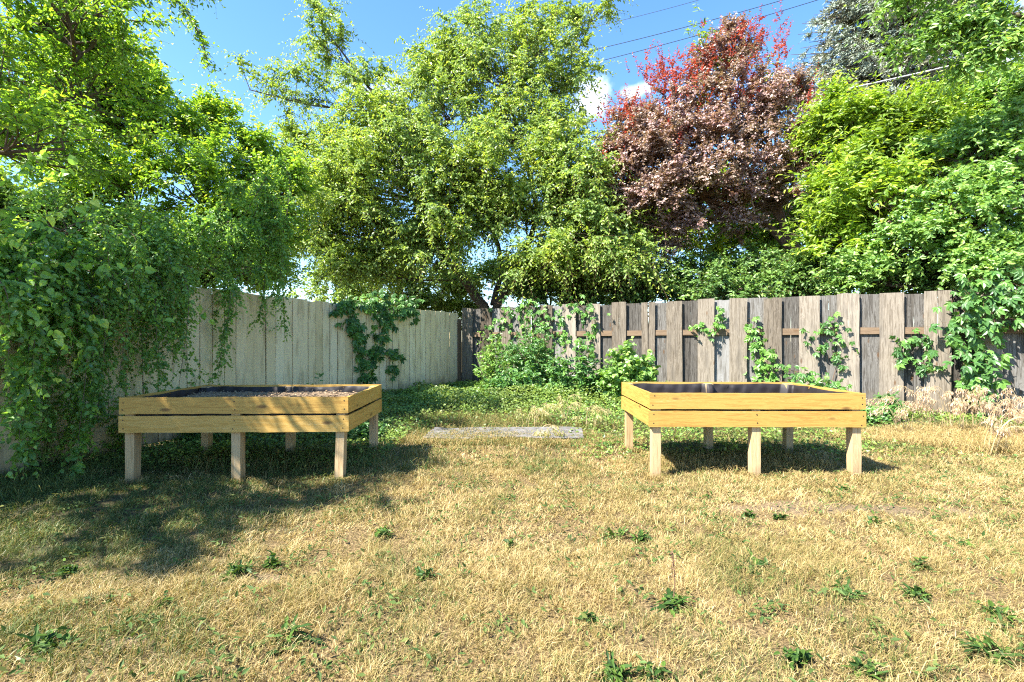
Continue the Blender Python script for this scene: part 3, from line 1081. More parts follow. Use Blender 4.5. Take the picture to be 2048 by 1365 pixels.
def spill(lv, wood):
    # arching shoots hanging over the boards towards the bed and the grass
    for i in range(88):
        px = rng.uniform(-120, 545) if i < 50 else (rng.uniform(-160, 330) if i < 66 else rng.uniform(200, 540))
        pyb = np.interp(px, [-150, 0, 100, 220, 330, 430, 500, 540], [900, 905, 890, 830, 760, 730, 700, 660]) + rng.uniform(-300, 20)
        if px > 330:
            pyb += rng.uniform(-100, 0)
        top = on_left(px + rng.uniform(-60, 40), 540 + rng.uniform(-60, 40), rng.uniform(-.3, .1))
        off = rng.uniform(.15, .75) * (1.0 if px < 300 else .6)
        end = on_left(px, pyb, off)
        end[2] = max(end[2], gh(end[0], end[1]) + .08)
        midp = (top + end) / 2 + np.array([.42 * off + .12, -.25 * off, .38])
        p = curve_pts([top, midp, end], 16)
        v, f = tubes(p[None], np.linspace(.007, .002, 16)[None], 4)
        wood.add(v, [f], 0)
        s = np.repeat(p[3:], 3, 0)
        d = nrm(np.repeat(np.gradient(p, axis=0)[3:], 3, 0)) * .6 + rng.normal(0, .55, s.shape) - np.array([0, 0, .25])
        make_twigs(lv, s, d, .2 * rng.uniform(.5, 1.4, len(s)), .4, 9, .044 if px > 120 else .060, .68, 'round', tw_r=.0018, hang=.35, tip=.45, bias=-.08)


def near_shoots(lv, wood):
    spill(lv, wood)
    for (x0, y0, x1, y1, Yd, dz) in ((-60, 520, 185, 400, 4.0, .05), (-60, 560, 290, 540, 4.2, .1), (-80, 470, 150, 330, 4.3, .0), (-60, 620, 130, 690, 3.8, .2),
                                     (-40, 480, 110, 590, 3.9, .2), (-60, 600, 200, 640, 4.2, .2), (30, 560, 165, 700, 4.2, .15), (60, 500, 260, 600, 4.5, .2),
                                     (-60, 700, 90, 790, 3.9, .15), (150, 560, 330, 640, 5.0, .15), (-50, 420, 90, 300, 4.4, 0), (200, 520, 420, 640, 5.6, .2)):
        a_ = P(x0, y0, Yd + .2)
        b_ = P(x1, y1, Yd)
        p = curve_pts([a_, (a_ + b_) / 2 + np.array([0, 0, dz]), b_], 18)
        v, f = tubes(p[None], np.linspace(.004, .0012, 18)[None], 4)
        lv.add(v, [f], 1, val=np.full(len(v), .5))
        s = np.repeat(p[2:], 2, 0)
        t = nrm(np.repeat(np.gradient(p, axis=0)[2:], 2, 0))
        d = t * .5 + rng.normal(0, .5, s.shape) - np.array([0, 0, .3])
        n_ = np.array([-.3, -.5, .7]) + rng.normal(0, .45, s.shape)
        L_ = .075 * rng.uniform(.5, 1.2, len(s))
        add_leaves(lv, s, d, n_, L_, L_ * .8, rng.uniform(.45, 1, len(s)), 'round', .15)


tree('apricot_shrub', 'round-leaved shrub spilling over the cream fence down to the shady grass on the left', 'shrub', (-5.5, 5.2, 0),
     [([(-5.5, 5.2, 0), (-5.4, 5.3, 1.2), (-5.1, 5.4, 2.1)], .07, .03),
      ([(-5.5, 5.2, .4), (-4.9, 6.3, 1.6), (-4.4, 7.0, 2.2)], .06, .02),
      ([(-5.5, 5.2, .4), (-5.6, 4.3, 1.5), (-5.2, 3.9, 2.2)], .06, .02)],
     [((-4.75, 4.5, 2.1), (.6, .6, .42), 1), ((-4.5, 5.2, 2.3), (.6, .6, .45), 1), ((-4.3, 5.9, 2.3), (.6, .6, .45), 1), ((-4.0, 6.6, 2.3), (.6, .6, .45), 1),
      ((-3.8, 7.3, 2.25), (.55, .6, .4), .9), ((-5.0, 3.9, 2.0), (.55, .5, .5), .9), ((-4.35, 4.3, 1.55), (.4, .5, .45), .9),
      ((-4.1, 5.0, 1.6), (.35, .5, .4), .8), ((-4.55, 3.9, 1.3), (.4, .45, .5), .8), ((-4.3, 4.5, .9), (.3, .4, .45), .8), ((-3.85, 5.6, 1.5), (.35, .45, .4), .7)],
     lm_s, M['twig_green'], M['bark'], extra=near_shoots,
     nsec=10, ntw=10, nleaf=11, leaf=.042, leafw=.68, shape='round', tl=.30, droop=.35, limb_r=.02, tw_r=.002, hang=.3)

# ---- purple leaved tree
tb = P(1665, 760, 11.6)


def red_tips(lv, wood):
    for (px, py, Yd, rx, ry, n) in ((1420, 120, 12.4, 70, 60, 60), (1500, 70, 12.4, 45, 40, 26), (1330, 150, 12.3, 50, 40, 40), (1260, 230, 12.2, 60, 50, 45),
                                    (1560, 90, 12.4, 12, 60, 12), (1440, 200, 12.2, 120, 50, 60), (1560, 190, 12.3, 80, 40, 45), (1340, 270, 12.1, 90, 60, 45),
                                    (1230, 330, 12.2, 40, 60, 26), (1480, 140, 12.3, 80, 50, 40)):
        n = int(n * 2.6)
        c = np.array([P(px + rng.normal(0, rx * .5), py + 12 + rng.normal(0, ry * .5), Yd + rng.normal(0, .4)) for _ in range(n)])
        d = np.array([0, 0, 1.0]) + rng.normal(0, .5, c.shape)
        make_twigs(lv, c, d, .34 * rng.uniform(.5, 1.2, n), -.1, 14, .062, .62, 'oval', mi_leaf=2, tip=.2, tw_r=.004)
    # green shoots of the neighbour pushing through
    for (px, py, n) in ((1395, 90, 14), (1440, 150, 10), (1400, 210, 14), (1530, 150, 10), (1340, 300, 8)):
        c = np.array([P(px + rng.normal(0, 14), py + rng.normal(0, 20), 12.1) for _ in range(n)])
        d = np.array([0, 0, 1.0]) + rng.normal(0, .5, c.shape)
        make_twigs(lv, c, d, .5 * rng.uniform(.5, 1.2, n), .2, 8, .13, .35, 'oval', mi_leaf=3, tip=.2, tw_r=.004)


root = empty('purple_smoke_tree', (tb[0], 11.6, 0))
tag(root, 'purple and red leaved tree behind the grey fence with a leaning bare trunk', 'tree')
wood, lv = Acc(), Acc()
ps = [trunk_mesh(wood, [(tb[0], 11.6, 0), P(1625, 570, 11.6), P(1590, 500, 11.7), P(1560, 430, 11.8), P(1530, 300, 12)], .17, .06),
      trunk_mesh(wood, [P(1600, 520, 11.7), P(1520, 440, 11.8), P(1420, 400, 11.9), P(1330, 390, 12)], .10, .03),
      trunk_mesh(wood, [P(1560, 440, 11.8), P(1500, 350, 12), P(1460, 240, 12.2), P(1430, 130, 12.3)], .07, .02),
      trunk_mesh(wood, [P(1530, 320, 12), P(1550, 180, 12.2), P(1560, 90, 12.3)], .03, .01)]
crown(lv, wood, [B(1440, 300, 11.6, 120, 80), B(1330, 330, 11.7, 100, 80), B(1545, 300, 11.7, 90, 90), B(1480, 220, 12, 120, 70),
                 B(1360, 230, 12, 90, 60, w=.8), B(1570, 210, 12.2, 60, 50, w=.7), B(1400, 390, 11.6, 110, 55), B(1300, 410, 11.7, 80, 50),
                 B(1250, 330, 12, 55, 70, w=.7), B(1530, 390, 11.5, 85, 45, w=.8), B(1440, 140, 12.3, 70, 60, w=.6), B(1260, 250, 12.2, 55, 50, w=.5),
                 B(1340, 490, 12.3, 60, 45, w=.35), B(1310, 300, 11.9, 80, 60, w=.8), B(1600, 330, 11.7, 40, 60, w=.6), B(1480, 90, 12.4, 40, 50, w=.3), B(1420, 450, 11.9, 110, 35, w=.6), B(1240, 400, 12.2, 50, 50, w=.5)],
      np.concatenate(ps), nsec=34, ntw=15, nleaf=13, leaf=.078, leafw=.7, shape='oval', tl=.36, droop=.1, limb_r=.04, tw_r=.004, upb=.25)
# tangle of bare inner branches under the purple crown
for _ in range(160):
    a = P(rng.uniform(1300, 1600), rng.uniform(350, 470), rng.uniform(11.5, 12.3))
    dd = nrm(np.array([rng.normal(-.3, 1), rng.normal(0, .6), rng.normal(0, .6)]))
    L_ = rng.uniform(.3, .9)
    p = curve_pts([a, a + dd * L_ * .5 + rng.normal(0, .08, 3), a + dd * L_], 7)
    v, f = tubes(p[None], np.linspace(.012, .004, 7)[None], 4)
    wood.add(v, [f], 0)
red_tips(lv, wood)
# a purple sprig further right among the green
c = np.array([P(1800 + rng.normal(0, 32), 405 + rng.normal(0, 16), 9.0) for _ in range(46)])
make_twigs(lv, c, rng.normal(0, 1, c.shape), .2 * np.ones(46), .1, 10, .05, .7, 'rhomb')
local(wood, root).build('trunk', M['bark_red'], root, smooth=True)
local(lv, root).build('crown', [lm_p, M['twig_brown'], lm_r, lm_y], root)

# ---- right yellow-green tree
tb = P(1760, 760, 10.6)
tree('cherry_tree', 'yellow-green leafy tree behind the grey fence to the right of the purple tree', 'tree', (tb[0], 10.6, 0),
     [([(tb[0], 10.6, 0), P(1750, 560, 10.6), P(1770, 400, 10.3), P(1760, 250, 10.2)], .13, .05)],
     [B(1700, 280, 10.2, 90, 80), B(1690, 390, 9.8, 80, 90), B(1790, 300, 9.9, 100, 90), B(1860, 250, 10, 110, 60), B(1760, 420, 9.4, 110, 90),
      B(1680, 480, 9.8, 70, 60, w=.8), B(1650, 250, 10.6, 45, 60, w=.5), B(1970, 210, 10.2, 110, 70), B(1880, 340, 9.8, 110, 90)],
     lm_y, M['twig_green'], M['bark'],
     nsec=32, ntw=14, nleaf=10, leaf=.14, leafw=.38, shape='oval', tl=.5, droop=.15, limb_r=.04, tw_r=.004, upb=.35)

# ---- right bluish tree
tree('privet_tree', 'dense fresh green tree at the right edge leaning over the grey fence', 'tree', (8.9, 8.6, 0),
     [([(8.9, 8.6, 0), (8.8, 8.6, 1.6), (8.5, 8.5, 3.2), (8.3, 8.4, 4.6)], .13, .05),
      ([(8.8, 8.6, 1.3), (7.9, 8.7, 2.4), (7.2, 8.8, 3.2)], .08, .03)],
     [B(1940, 330, 8.8, 100, 90), B(2040, 260, 8.8, 90, 90), B(1900, 440, 8.4, 110, 80), B(2010, 420, 8.2, 110, 90), B(2110, 350, 8.4, 100, 110),
      B(1820, 500, 8.8, 90, 60), B(1960, 530, 8.0, 100, 60), B(2060, 540, 7.8, 90, 70), B(2030, 190, 9, 70, 50, w=.8), B(1730, 560, 9.2, 70, 45, w=.6),
      B(2130, 480, 7.8, 70, 90, w=.7)],
     lm_b, M['twig_green'], M['bark'],
     nsec=30, ntw=14, nleaf=11, leaf=.09, leafw=.62, shape='oval', tl=.36, droop=.25, limb_r=.035, tw_r=.003)

# ---- background shrubs behind the fences
for (nm, lab, mt, bl, kw) in (
    ('elder_shrub', 'dark green shrub behind the fence between the V-forked tree and the purple tree', lm_d,
     [B(1180, 560, 12.8, 90, 60), B(1290, 560, 12.6, 90, 60), B(1400, 565, 12.0, 90, 50), B(1520, 560, 11.6, 80, 50), B(1100, 590, 13, 70, 40, w=.7),
      B(1610, 560, 10.8, 70, 45), B(1460, 590, 10.8, 90, 40), B(1330, 600, 12, 90, 40), B(1210, 605, 12.6, 90, 40), B(1560, 590, 10.8, 80, 40)], dict(leaf=.10, leafw=.55, tl=.4)),
    ('lilac_shrub', 'sunny yellow-green shrub glimpsed below the purple crown, behind the fence', lm_y,
     [B(1400, 490, 14.5, 110, 60), B(1500, 500, 14.2, 90, 60), B(1530, 420, 14.5, 90, 70), B(1430, 400, 14.8, 90, 60), B(1590, 480, 14, 60, 70), B(1330, 430, 15, 80, 60), B(1300, 500, 14.8, 90, 60), B(1230, 450, 15, 70, 80)], dict(leaf=.13, leafw=.5, tl=.5)),
    ('hazel_shrub', 'low dark green shrub just over the top of the cream fence', lm_d,
     [B(60, 470, 7.4, 110, 90), B(190, 500, 7.8, 110, 80), B(330, 520, 8.4, 100, 60), B(460, 550, 9.0, 70, 45, w=.8), B(-60, 440, 7.2, 100, 100)],
     dict(leaf=.085, leafw=.6, tl=.35)),
    ('dogwood_shrub', 'light green shrub seen through the branches behind the fence corner', lm_c,
     [B(880, 590, 16, 90, 50), B(790, 585, 16, 80, 50), B(680, 585, 16, 80, 50), B(860, 625, 16, 110, 30), B(760, 620, 16, 80, 30), B(1000, 580, 16.5, 90, 60), B(1090, 560, 16, 80, 70), B(1180, 580, 16, 80, 60)], dict(leaf=.13, leafw=.5, tl=.45)),
    ('viburnum_shrub', 'tangled dark shrub crowding the top of the grey fence on the right', lm_d,
     [B(1720, 560, 10.0, 90, 50), B(1830, 570, 9.4, 90, 45), B(1930, 560, 9.0, 80, 50), B(2040, 540, 8.8, 80, 60), B(1650, 540, 10.6, 60, 50)],
     dict(leaf=.09, leafw=.6, tl=.35)),
):
    c0 = bl[0][0]
    tree(nm, lab, 'shrub', (c0[0], c0[1], 0), [([(b_[0][0], b_[0][1], 0), (b_[0][0] + .1, b_[0][1], .8), tuple(b_[0])], .05, .02) for b_ in bl], bl, mt, M['twig_brown'], M['bark'],
         nsec=32, ntw=15, nleaf=11, droop=.2, limb_r=.025, tw_r=.004, shape='oval', **kw)

# ---- spruce far behind, upper right
sb = P(1790, 1000, 26)
sx0, sy0 = (1790 - 1024) / 1024 * 26, 26.0
root = empty('blue_spruce', (sx0, sy0, 0))
tag(root, 'tall grey-blue spruce standing far behind, upper right against the sky', 'tree')
wood, lv = Acc(), Acc()
trunk_mesh(wood, [(sx0, sy0, 0), (sx0, sy0, 14), (sx0, sy0, 33.5)], .36, .05)
for z in np.arange(10.0, 33, .42):
    rr = max(5.3 - .26 * (z - 13), .3)
    if z > 24 and rng.random() < .5:
        continue
    nb_ = 24
    for k in range(nb_):
        a = rng.uniform(0, 6.283)
        Lb = rr * rng.uniform(.75, 1.12)
        tip_ = np.array([sx0 + math.cos(a) * Lb, sy0 + math.sin(a) * Lb, z - .10 * Lb + rng.normal(0, .15)])
        st = np.array([sx0, sy0, z + .15])
        mid = (st + tip_) / 2 + np.array([0, 0, -.12 * Lb])
        p = curve_pts([st, mid, tip_], 8)
        v, f = tubes(p[None], np.linspace(.05, .012, 8)[None], 4)
        wood.add(v, [f], 0)
        # side sprays, each a fan of needled shoots
        u = rng.uniform(.25, 1, 30)
        q = p[(u * 7).astype(int)] + rng.normal(0, .05, (30, 3))
        ax = nrm(tip_ - st)
        sd = np.array([-math.sin(a), math.cos(a), 0]) * np.where(rng.random(30) < .5, 1, -1)[:, None]
        d = ax * .7 + sd * rng.uniform(.2, 1, (30, 1)) + rng.normal(0, .25, (30, 3)) - np.array([0, 0, .25])
        Ls = .5 * rng.uniform(.5, 1.2, 30)
        make_twigs(lv, q, d, Ls, .15, 11, .19, .30, 'rhomb', tw_r=.02, mi_twig=0, spread=.7, hang=.0, K=3, tip=.4)
local(wood, root).build('trunk', M['bark'], root, smooth=True)
local(lv, root).build('crown', [lm_n, M['twig_brown']], root)

# ---- maple branch hanging in from the top right corner
root = empty('maple_tree', (9.2, 6.8, 0))
tag(root, 'broad leaved tree outside the right edge, one leafy branch reaching into the top right corner', 'tree')
wood, lv = Acc(), Acc()
trunk_mesh(wood, [(9.2, 6.8, 0), (9.1, 6.9, 2.6), (8.6, 7.2, 5.4)], .16, .06)
mains = [[(8.9, 7.0, 4.2), P(2060, -20, 7.6), P(1980, 10, 7.8), P(1900, 60, 8.0), P(1800, 100, 8.1)],
         [(8.6, 7.2, 5.4), P(2010, -60, 7.7), P(1900, -30, 7.9), P(1780, 0, 8.1)],
         [(8.9, 7.0, 4.2), P(2090, 60, 7.6), P(2010, 90, 7.8), P(1930, 130, 8.0)],
         [(8.6, 7.2, 5.4), P(2030, 30, 7.7), P(1960, 60, 7.9), P(1860, 40, 8.1)]]
for k, mpts in enumerate(mains):
    p = curve_pts(mpts, 26)
    v, f = tubes(p[None], np.linspace(.045, .006, 26)[None], 6)
    wood.add(v, [f], 0)
    s = np.repeat(p[8:], 9, 0)
    d = nrm(np.repeat(np.gradient(p, axis=0)[8:], 9, 0)) * .6 + rng.normal(0, .7, s.shape)
    make_twigs(lv, s, d, .55 * rng.uniform(.4, 1.2, len(s)), .2, 8, .12, .42, 'oval', tw_r=.003, tip=.3, bias=.05)
local(wood, root).build('trunk', M['bark'], root, smooth=True)
local(lv, root).build('crown', [lm_b, M['twig_green']], root)

# ------------------------------------------------------------------ creepers on the fences


def creeper(label, strokes, place, n, leaf=.085, spread_px=12, offr=(.04, .16), mat=None, cat='vine', name='creeper_vine', lighter=0.0):
    p0 = place(strokes[0][0][0], strokes[0][0][1], .05)
    root = empty(name, (p0[0], p0[1], float(gh(p0[0], p0[1]))))
    tag(root, label, cat)
    lv, st = Acc(), Acc()
    tot = sum(np.linalg.norm(np.diff(np.array(s), axis=0), axis=1).sum() for s in strokes)
    for s in strokes:
        s = np.array(s, float)
        L = np.linalg.norm(np.diff(s, axis=0), axis=1).sum()
        k = max(6, int(n * L / tot))
        m_ = 14
        cc = np.column_stack([s, np.zeros(len(s))])
        q = curve_pts(cc, m_) if len(s) > 1 else cc
        w = np.array([place(a[0], a[1], .03) for a in q])
        v, f = tubes(w[None], np.full((1, m_), .006), 4)
        st.add(v, [f], 0)
        idx = rng.uniform(0, m_ - 1.001, k)
        i0 = idx.astype(int)
        fr = (idx - i0)[:, None]
        pp = q[i0] * (1 - fr) + q[i0 + 1] * fr
        pos = np.array([place(a[0] + rng.normal(0, spread_px), a[1] + rng.normal(0, spread_px), rng.uniform(*offr)) for a in pp])
        d = np.array([0.1, -.45, -.7]) + rng.normal(0, .45, pos.shape)
        nn_ = np.array([-.2, -.75, .6]) + rng.normal(0, .35, pos.shape)
        sz = leaf * rng.uniform(.6, 1.25, k)
        val = np.clip(rng.uniform(.1, .8, k) + lighter, 0, 1)
        d = nrm(d)
        nn_ = nrm(nn_ - (nn_ * d).sum(-1, keepdims=True) * d)
        sd = np.cross(nn_, d)
        stem0 = pos - d * (sz * .6)[:, None] + np.array([0, .03, 0])
        v, f = tubes(np.stack([stem0, pos], 1), np.full((k, 2), .0016), 3)
        st.add(v, [f], 0)
        for ang, s_ in ((-80, .62), (-40, .88), (0, 1.0), (40, .88), (80, .62)):
            a = R(ang)
            dd = d * math.cos(a) + sd * math.sin(a) - nn_ * .15 + rng.normal(0, .07, d.shape)
            add_leaves(lv, pos, dd, nn_ + rng.normal(0, .15, nn_.shape), sz * s_, sz * s_ * .5, np.clip(val + rng.normal(0, .06, k), 0, 1), 'oval', .2)
    local(lv, root).build('leaves', mat or lm_v, root)
    local(st, root).build('stem', M['twig_brown'], root)
    return root


creeper('dark creeper hanging down the middle of the cream fence in a forked clump',
        [[(680, 600), (700, 650), (715, 700), (725, 770)], [(720, 610), (790, 620), (820, 600)], [(765, 610), (755, 670), (730, 730)], [(660, 625), (700, 600)],
         [(700, 615), (760, 600), (815, 625)]],
        on_left, 330, leaf=.13, spread_px=9)
creeper('small detached creeper sprig on the cream fence', [[(760, 710), (785, 708), (795, 715)], [(778, 712), (776, 750)]], on_left, 34, leaf=.11, spread_px=5)
creeper('large five-fingered creeper pouring over the right end of the grey fence',
        [[(1930, 560), (1935, 640), (1925, 720), (1930, 790)], [(1960, 560), (1960, 650), (1960, 730), (1950, 780)], [(1900, 640), (1960, 640), (1990, 680)],
         [(1990, 560), (2030, 620), (1985, 640)], [(1910, 680), (1880, 675)], [(2040, 570), (2048, 640)], [(1900, 590), (2000, 590), (2080, 590)]],
        on_right, 330, leaf=.135, spread_px=17, offr=(.06, .38), lighter=.05)
creeper('creeper patch on the grey fence below the rail, left of the large creeper',
        [[(1790, 690), (1830, 680), (1865, 700)], [(1800, 710), (1840, 725), (1862, 735)], [(1785, 720), (1800, 700)]], on_right, 55, leaf=.11, spread_px=10)
creeper('light green vine climbing the grey fence behind the middle of the sunny planter',
        [[(1510, 640), (1505, 680), (1515, 720), (1510, 770)], [(1525, 690), (1545, 735), (1540, 770)]], on_right, 90, leaf=.10, spread_px=8, lighter=.45)
creeper('small fresh green vine tuft at the rail of the grey fence', [[(1385, 650), (1420, 660), (1450, 630)], [(1440, 620), (1430, 668)]], on_right, 44, leaf=.09,
        spread_px=7, lighter=.35)
creeper('pale feathery vine between two grey boards above the right end of the sunny planter',
        [[(1705, 635), (1660, 650), (1620, 670), (1640, 700)], [(1670, 650), (1680, 700), (1665, 760)]], on_right, 70, leaf=.085, spread_px=10, lighter=.1)
creeper('low vine creeping out behind the back right corner of the sunny planter',
        [[(1560, 740), (1600, 745), (1650, 765), (1690, 775)], [(1580, 760), (1640, 775)]], on_right, 90, leaf=.095, spread_px=10, offr=(.1, .5), lighter=.15)
creeper('wisps of vine creeping over the grey fence top near the corner', [[(1060, 605), (1100, 640), (1130, 650), (1125, 700)], [(990, 605), (1050, 625), (1075, 660), (1080, 720)], [(1150, 600), (1185, 640), (1180, 700)], [(1010, 640), (1000, 700)]], on_right, 190,
        leaf=.11, spread_px=12, lighter=.2)

# ------------------------------------------------------------------ weeds and bushes before the corner


def gpos(px, py, z=0.0):
    Yc = (EYE - z) * 1024 / (py - 682.5)
    for _ in range(4):
        zc = float(gh((px - 1024) / 1024 * Yc, Yc))
        Yc = (EYE - zc) * 1024 / (py - 682.5)
    return np.array([(px - 1024) / 1024 * Yc, Yc, zc])


def bush(name, label, px, Yd, hpx_top, wpx, mat, leaf, leafw, shape, n, group=None, cat='bush'):
    x = (px - 1024) / 1024 * Yd
    z0 = float(gh(x, Yd))
    root = empty(name, (x, Yd, z0))
    tag(root, label, cat, group)
    lv, st = Acc(), Acc()
    H = EYE - (hpx_top - 682.5) / 1024 * Yd - z0
    w = wpx / 1024 * Yd
    base = np.array([x, Yd, z0])
    a = rng.uniform(0, 6.283, n)
    rr = rng.uniform(0, 1, n) ** .6
    tip_ = base + np.stack([np.cos(a) * rr * w, np.sin(a) * rr * w * .7, H * (1 - .45 * rr ** 2) * rng.uniform(.55, 1.05, n)], -1)
    s = base + np.stack([np.cos(a) * rr * w * .35, np.sin(a) * rr * w * .25, np.zeros(n)], -1)
    t = np.linspace(0, 1, 7)
    mid = (s + tip_) / 2 + np.array([0, 0, .12]) * H
    p = ((1 - t)[None, :, None] ** 2 * s[:, None] + 2 * (t * (1 - t))[None, :, None] * mid[:, None] + (t ** 2)[None, :, None] * tip_[:, None])
    v, f = tubes(p, np.linspace(.006, .002, 7)[None] * np.ones((n, 1)), 4)
    st.add(v, [f], 0)
    kk = 6
    ss = p[:, 1:].reshape(-1, 3)
    dd = rng.normal(0, .7, ss.shape) + np.array([0, -.2, .25])
    make_twigs(lv, ss, dd, .16 * rng.uniform(.5, 1.4, len(ss)), .2, 6, leaf, leafw, shape, tw_r=.002)
    local(st, root).build('stem', M['twig_green'], root)
    local(lv, root).build('leaves', [mat, M['twig_green']], root)
    return root


bush('leafy_bush', 'leafy green bush growing against the grey fence near the corner', 1065, 10.4, 650, 70, lm_v, .075, .6, 'oval', 130)
bush('small_bush', 'smaller arching bush left of the leafy bush, right at the fence corner', 985, 10.8, 655, 38, lm_b, .07, .55, 'oval', 55)
bush('maple_seedling', 'light green maple seedling beside the back left corner of the sunny planter', 1258, 8.9, 690, 58, lm_b, .09, .85, 'round', 70, cat='sapling')
bush('nettle_weed', 'upright toothed weed, tallest of the plants before the fence', 1168, 9.2, 664, 22, lm_v, .12, .42, 'oval', 12, cat='weed')
bush('mallow_weed', 'leafy weed left of the tallest upright weed', 1122, 9.4, 705, 30, lm_v, .10, .45, 'oval', 30, cat='weed')
bush('knotweed_plant', 'bushy weed right of the tallest upright weed', 1210, 9.3, 720, 34, lm_v, .09, .5, 'oval', 44, cat='weed')
bush('grapevine_bush', 'shaded weed filling the fence corner above the ground ivy', 1030, 9.6, 740, 60, lm_v, .085, .6, 'oval', 90, cat='weed')
bush('sow_thistle', 'thin dark weed beside the right front leg of the sunny planter', 1775, 7.3, 790, 26, lm_v, .09, .32, 'oval', 16, cat='weed')
bush('dock_weed', 'dark leafy weed between the sunny planter and the dry seed heads', 1738, 7.2, 820, 34, lm_v, .075, .55, 'oval', 30, cat='weed')
bush('pigweed', 'weed poking up behind the rim of the shaded planter', 645, 7.6, 758, 20, lm_v, .09, .4, 'oval', 9, cat='weed')
bush('burdock_weed', 'dark weed growing under the shaded planter beside its back leg', 420, 6.2, 850, 50, lm_d, .08, .5, 'oval', 30, cat='weed')
bush('bindweed_bush', 'green weed beside the back right leg of the shaded planter', 720, 6.3, 850, 48, lm_v, .06, .6, 'oval', 40, cat='weed')

bush('sucker_shrub', 'leafy suckers at the foot of the cream fence, far left', 70, 4.75, 730, 110, lm_s, .042, .7, 'round', 50)
bush('shade_shrub', 'leafy suckers by the cream fence beside the left leg of the shaded planter', 215, 5.35, 760, 70, lm_s, .042, .7, 'round', 34)
bush('fence_foot_shrub', 'leafy growth behind the left half of the shaded planter against the cream fence', 350, 6.2, 720, 75, lm_s, .042, .7, 'round', 50)

# ground ivy: a mass of small leaves along the fences
acc = Acc()
NN = 300000
x = rng.uniform(-6.5, 9.5, NN)
y = rng.uniform(3.0, 12.6, NN)
px = x / y * 1024 + 1024
# keep in front of both fences
side_l = (x - LF[0][0]) * (LF[1][1] - LF[0][1]) - (y - LF[0][1]) * (LF[1][0] - LF[0][0])
side_l2 = (x - LF[1][0]) * (LF[2][1] - LF[1][1]) - (y - LF[1][1]) * (LF[2][0] - LF[1][0])
side_r = (x - RF[0][0]) * RD[1] - (y - RF[0][1]) * RD[0]
dens = sstep(6.6, 7.9, y + .5 * vnoise(x, y, 2, 1)) * .8 * (y < 8.6) + (y >= 8.6) * 1.0
dR = side_r
dens = np.maximum(dens, sstep(1.4, .4, dR) * .8 * (y > 6.2))
dens = np.maximum(dens, sstep(1.2, .2, side_l) * (y < 9) * .9)
dens = np.maximum(dens, (x < -1.3) * (y > 4.7) * sstep(4.6, 5.2, y) * .55)
dens = np.maximum(dens, (x > .7) * (x < 6) * sstep(4.9, 5.9, y) * .28)
dens = dens * (1 - .85 * ((x > 4.2) & (y > 5.2) & (y < 7.6) & (dR > .5)))
keep = (rng.random(NN) < dens) & (side_l > .05) & (side_l2 > .05) & (side_r > .06) & (np.abs(px - 1024) < 1150)
x, y = x[keep], y[keep]
mound = .07 + .09 * np.clip(vnoise(x, y, 2.4, 2), 0, 1) + .22 * sstep(7.3, 9.2, y) * np.clip(vnoise(x, y, 1.6, 0) + .6, 0, 1) * (x > -2.5) * (x < 3)
z = gh(x, y) + rng.uniform(.01, 1, len(x)) * mound
pos = np.stack([x, y, z], -1)
d = rng.normal(0, 1, pos.shape) * np.array([1, 1, .35])
nn_ = np.array([0, -.3, 1.0]) + rng.normal(0, .4, pos.shape)
sz = rng.uniform(.022, .05, len(x)) * (1 + .5 * sstep(8, 10, y))
add_leaves(acc, pos, d, nn_, sz, sz * .85, np.clip(rng.uniform(0, .9, len(x)) + .25 * vnoise(x, y, 3, 1), 0, 1), 'rhomb', .1)
lm_g = leaf_mat('leaf_ground', [(0, (0.062, 0.138, 0.031)), (.5, (0.150, 0.275, 0.050)), (1, (0.350, 0.475, 0.088))], patch=((.20, .24, .05), .6), patch_scale=1.3, trans=.4)
o = acc.build('ground_ivy', lm_g)
tag(o, 'low green weeds and ground ivy covering the earth along both fences', 'ground cover', kind='stuff')

# ------------------------------------------------------------------ corrugated sheet lying in the weeds
xs = np.linspace(-1.06, .86, 14)
vs = []
rows = 90
for j in range(rows):
    yv = 6.12 + j / (rows - 1) * .62
    zz = float(.012 + .016 * math.sin(j / (rows - 1) * 2 * math.pi * 6))
    for xv in xs:
        vs.append((xv + .1 * (yv - 6.2), yv - .04 * xv, zz + float(gh(xv, yv)) + .012 * math.sin(xv * 3) + .03))
vs = np.array(vs)
i0 = (np.arange(rows - 1)[:, None] * 14 + np.arange(13)[None]).ravel()
f1 = np.stack([i0, i0 + 1, i0 + 15, i0 + 14], -1)
v2 = vs - np.array([0, 0, .003])
o = mesh_np('corrugated_sheet', np.vstack([vs, v2]), [f1, f1[:, ::-1] + len(vs)], M['sheet_metal'], smooth=True)
tag(o, 'grey corrugated metal sheet lying half buried in weeds between the two planters', 'metal sheet')

# ------------------------------------------------------------------ lawn grass
lm_grass = leaf_mat('dry_grass', [(0, (.045, .085, .022)), (.18, (.09, .14, .035)), (.32, (.16, .165, .045)), (.44, (.24, .185, .062)),
                                  (.70, (.41, .30, .122)), (1, (.60, .48, .25))], trans=.25, gloss=.02, rough=.6, fres=.05)


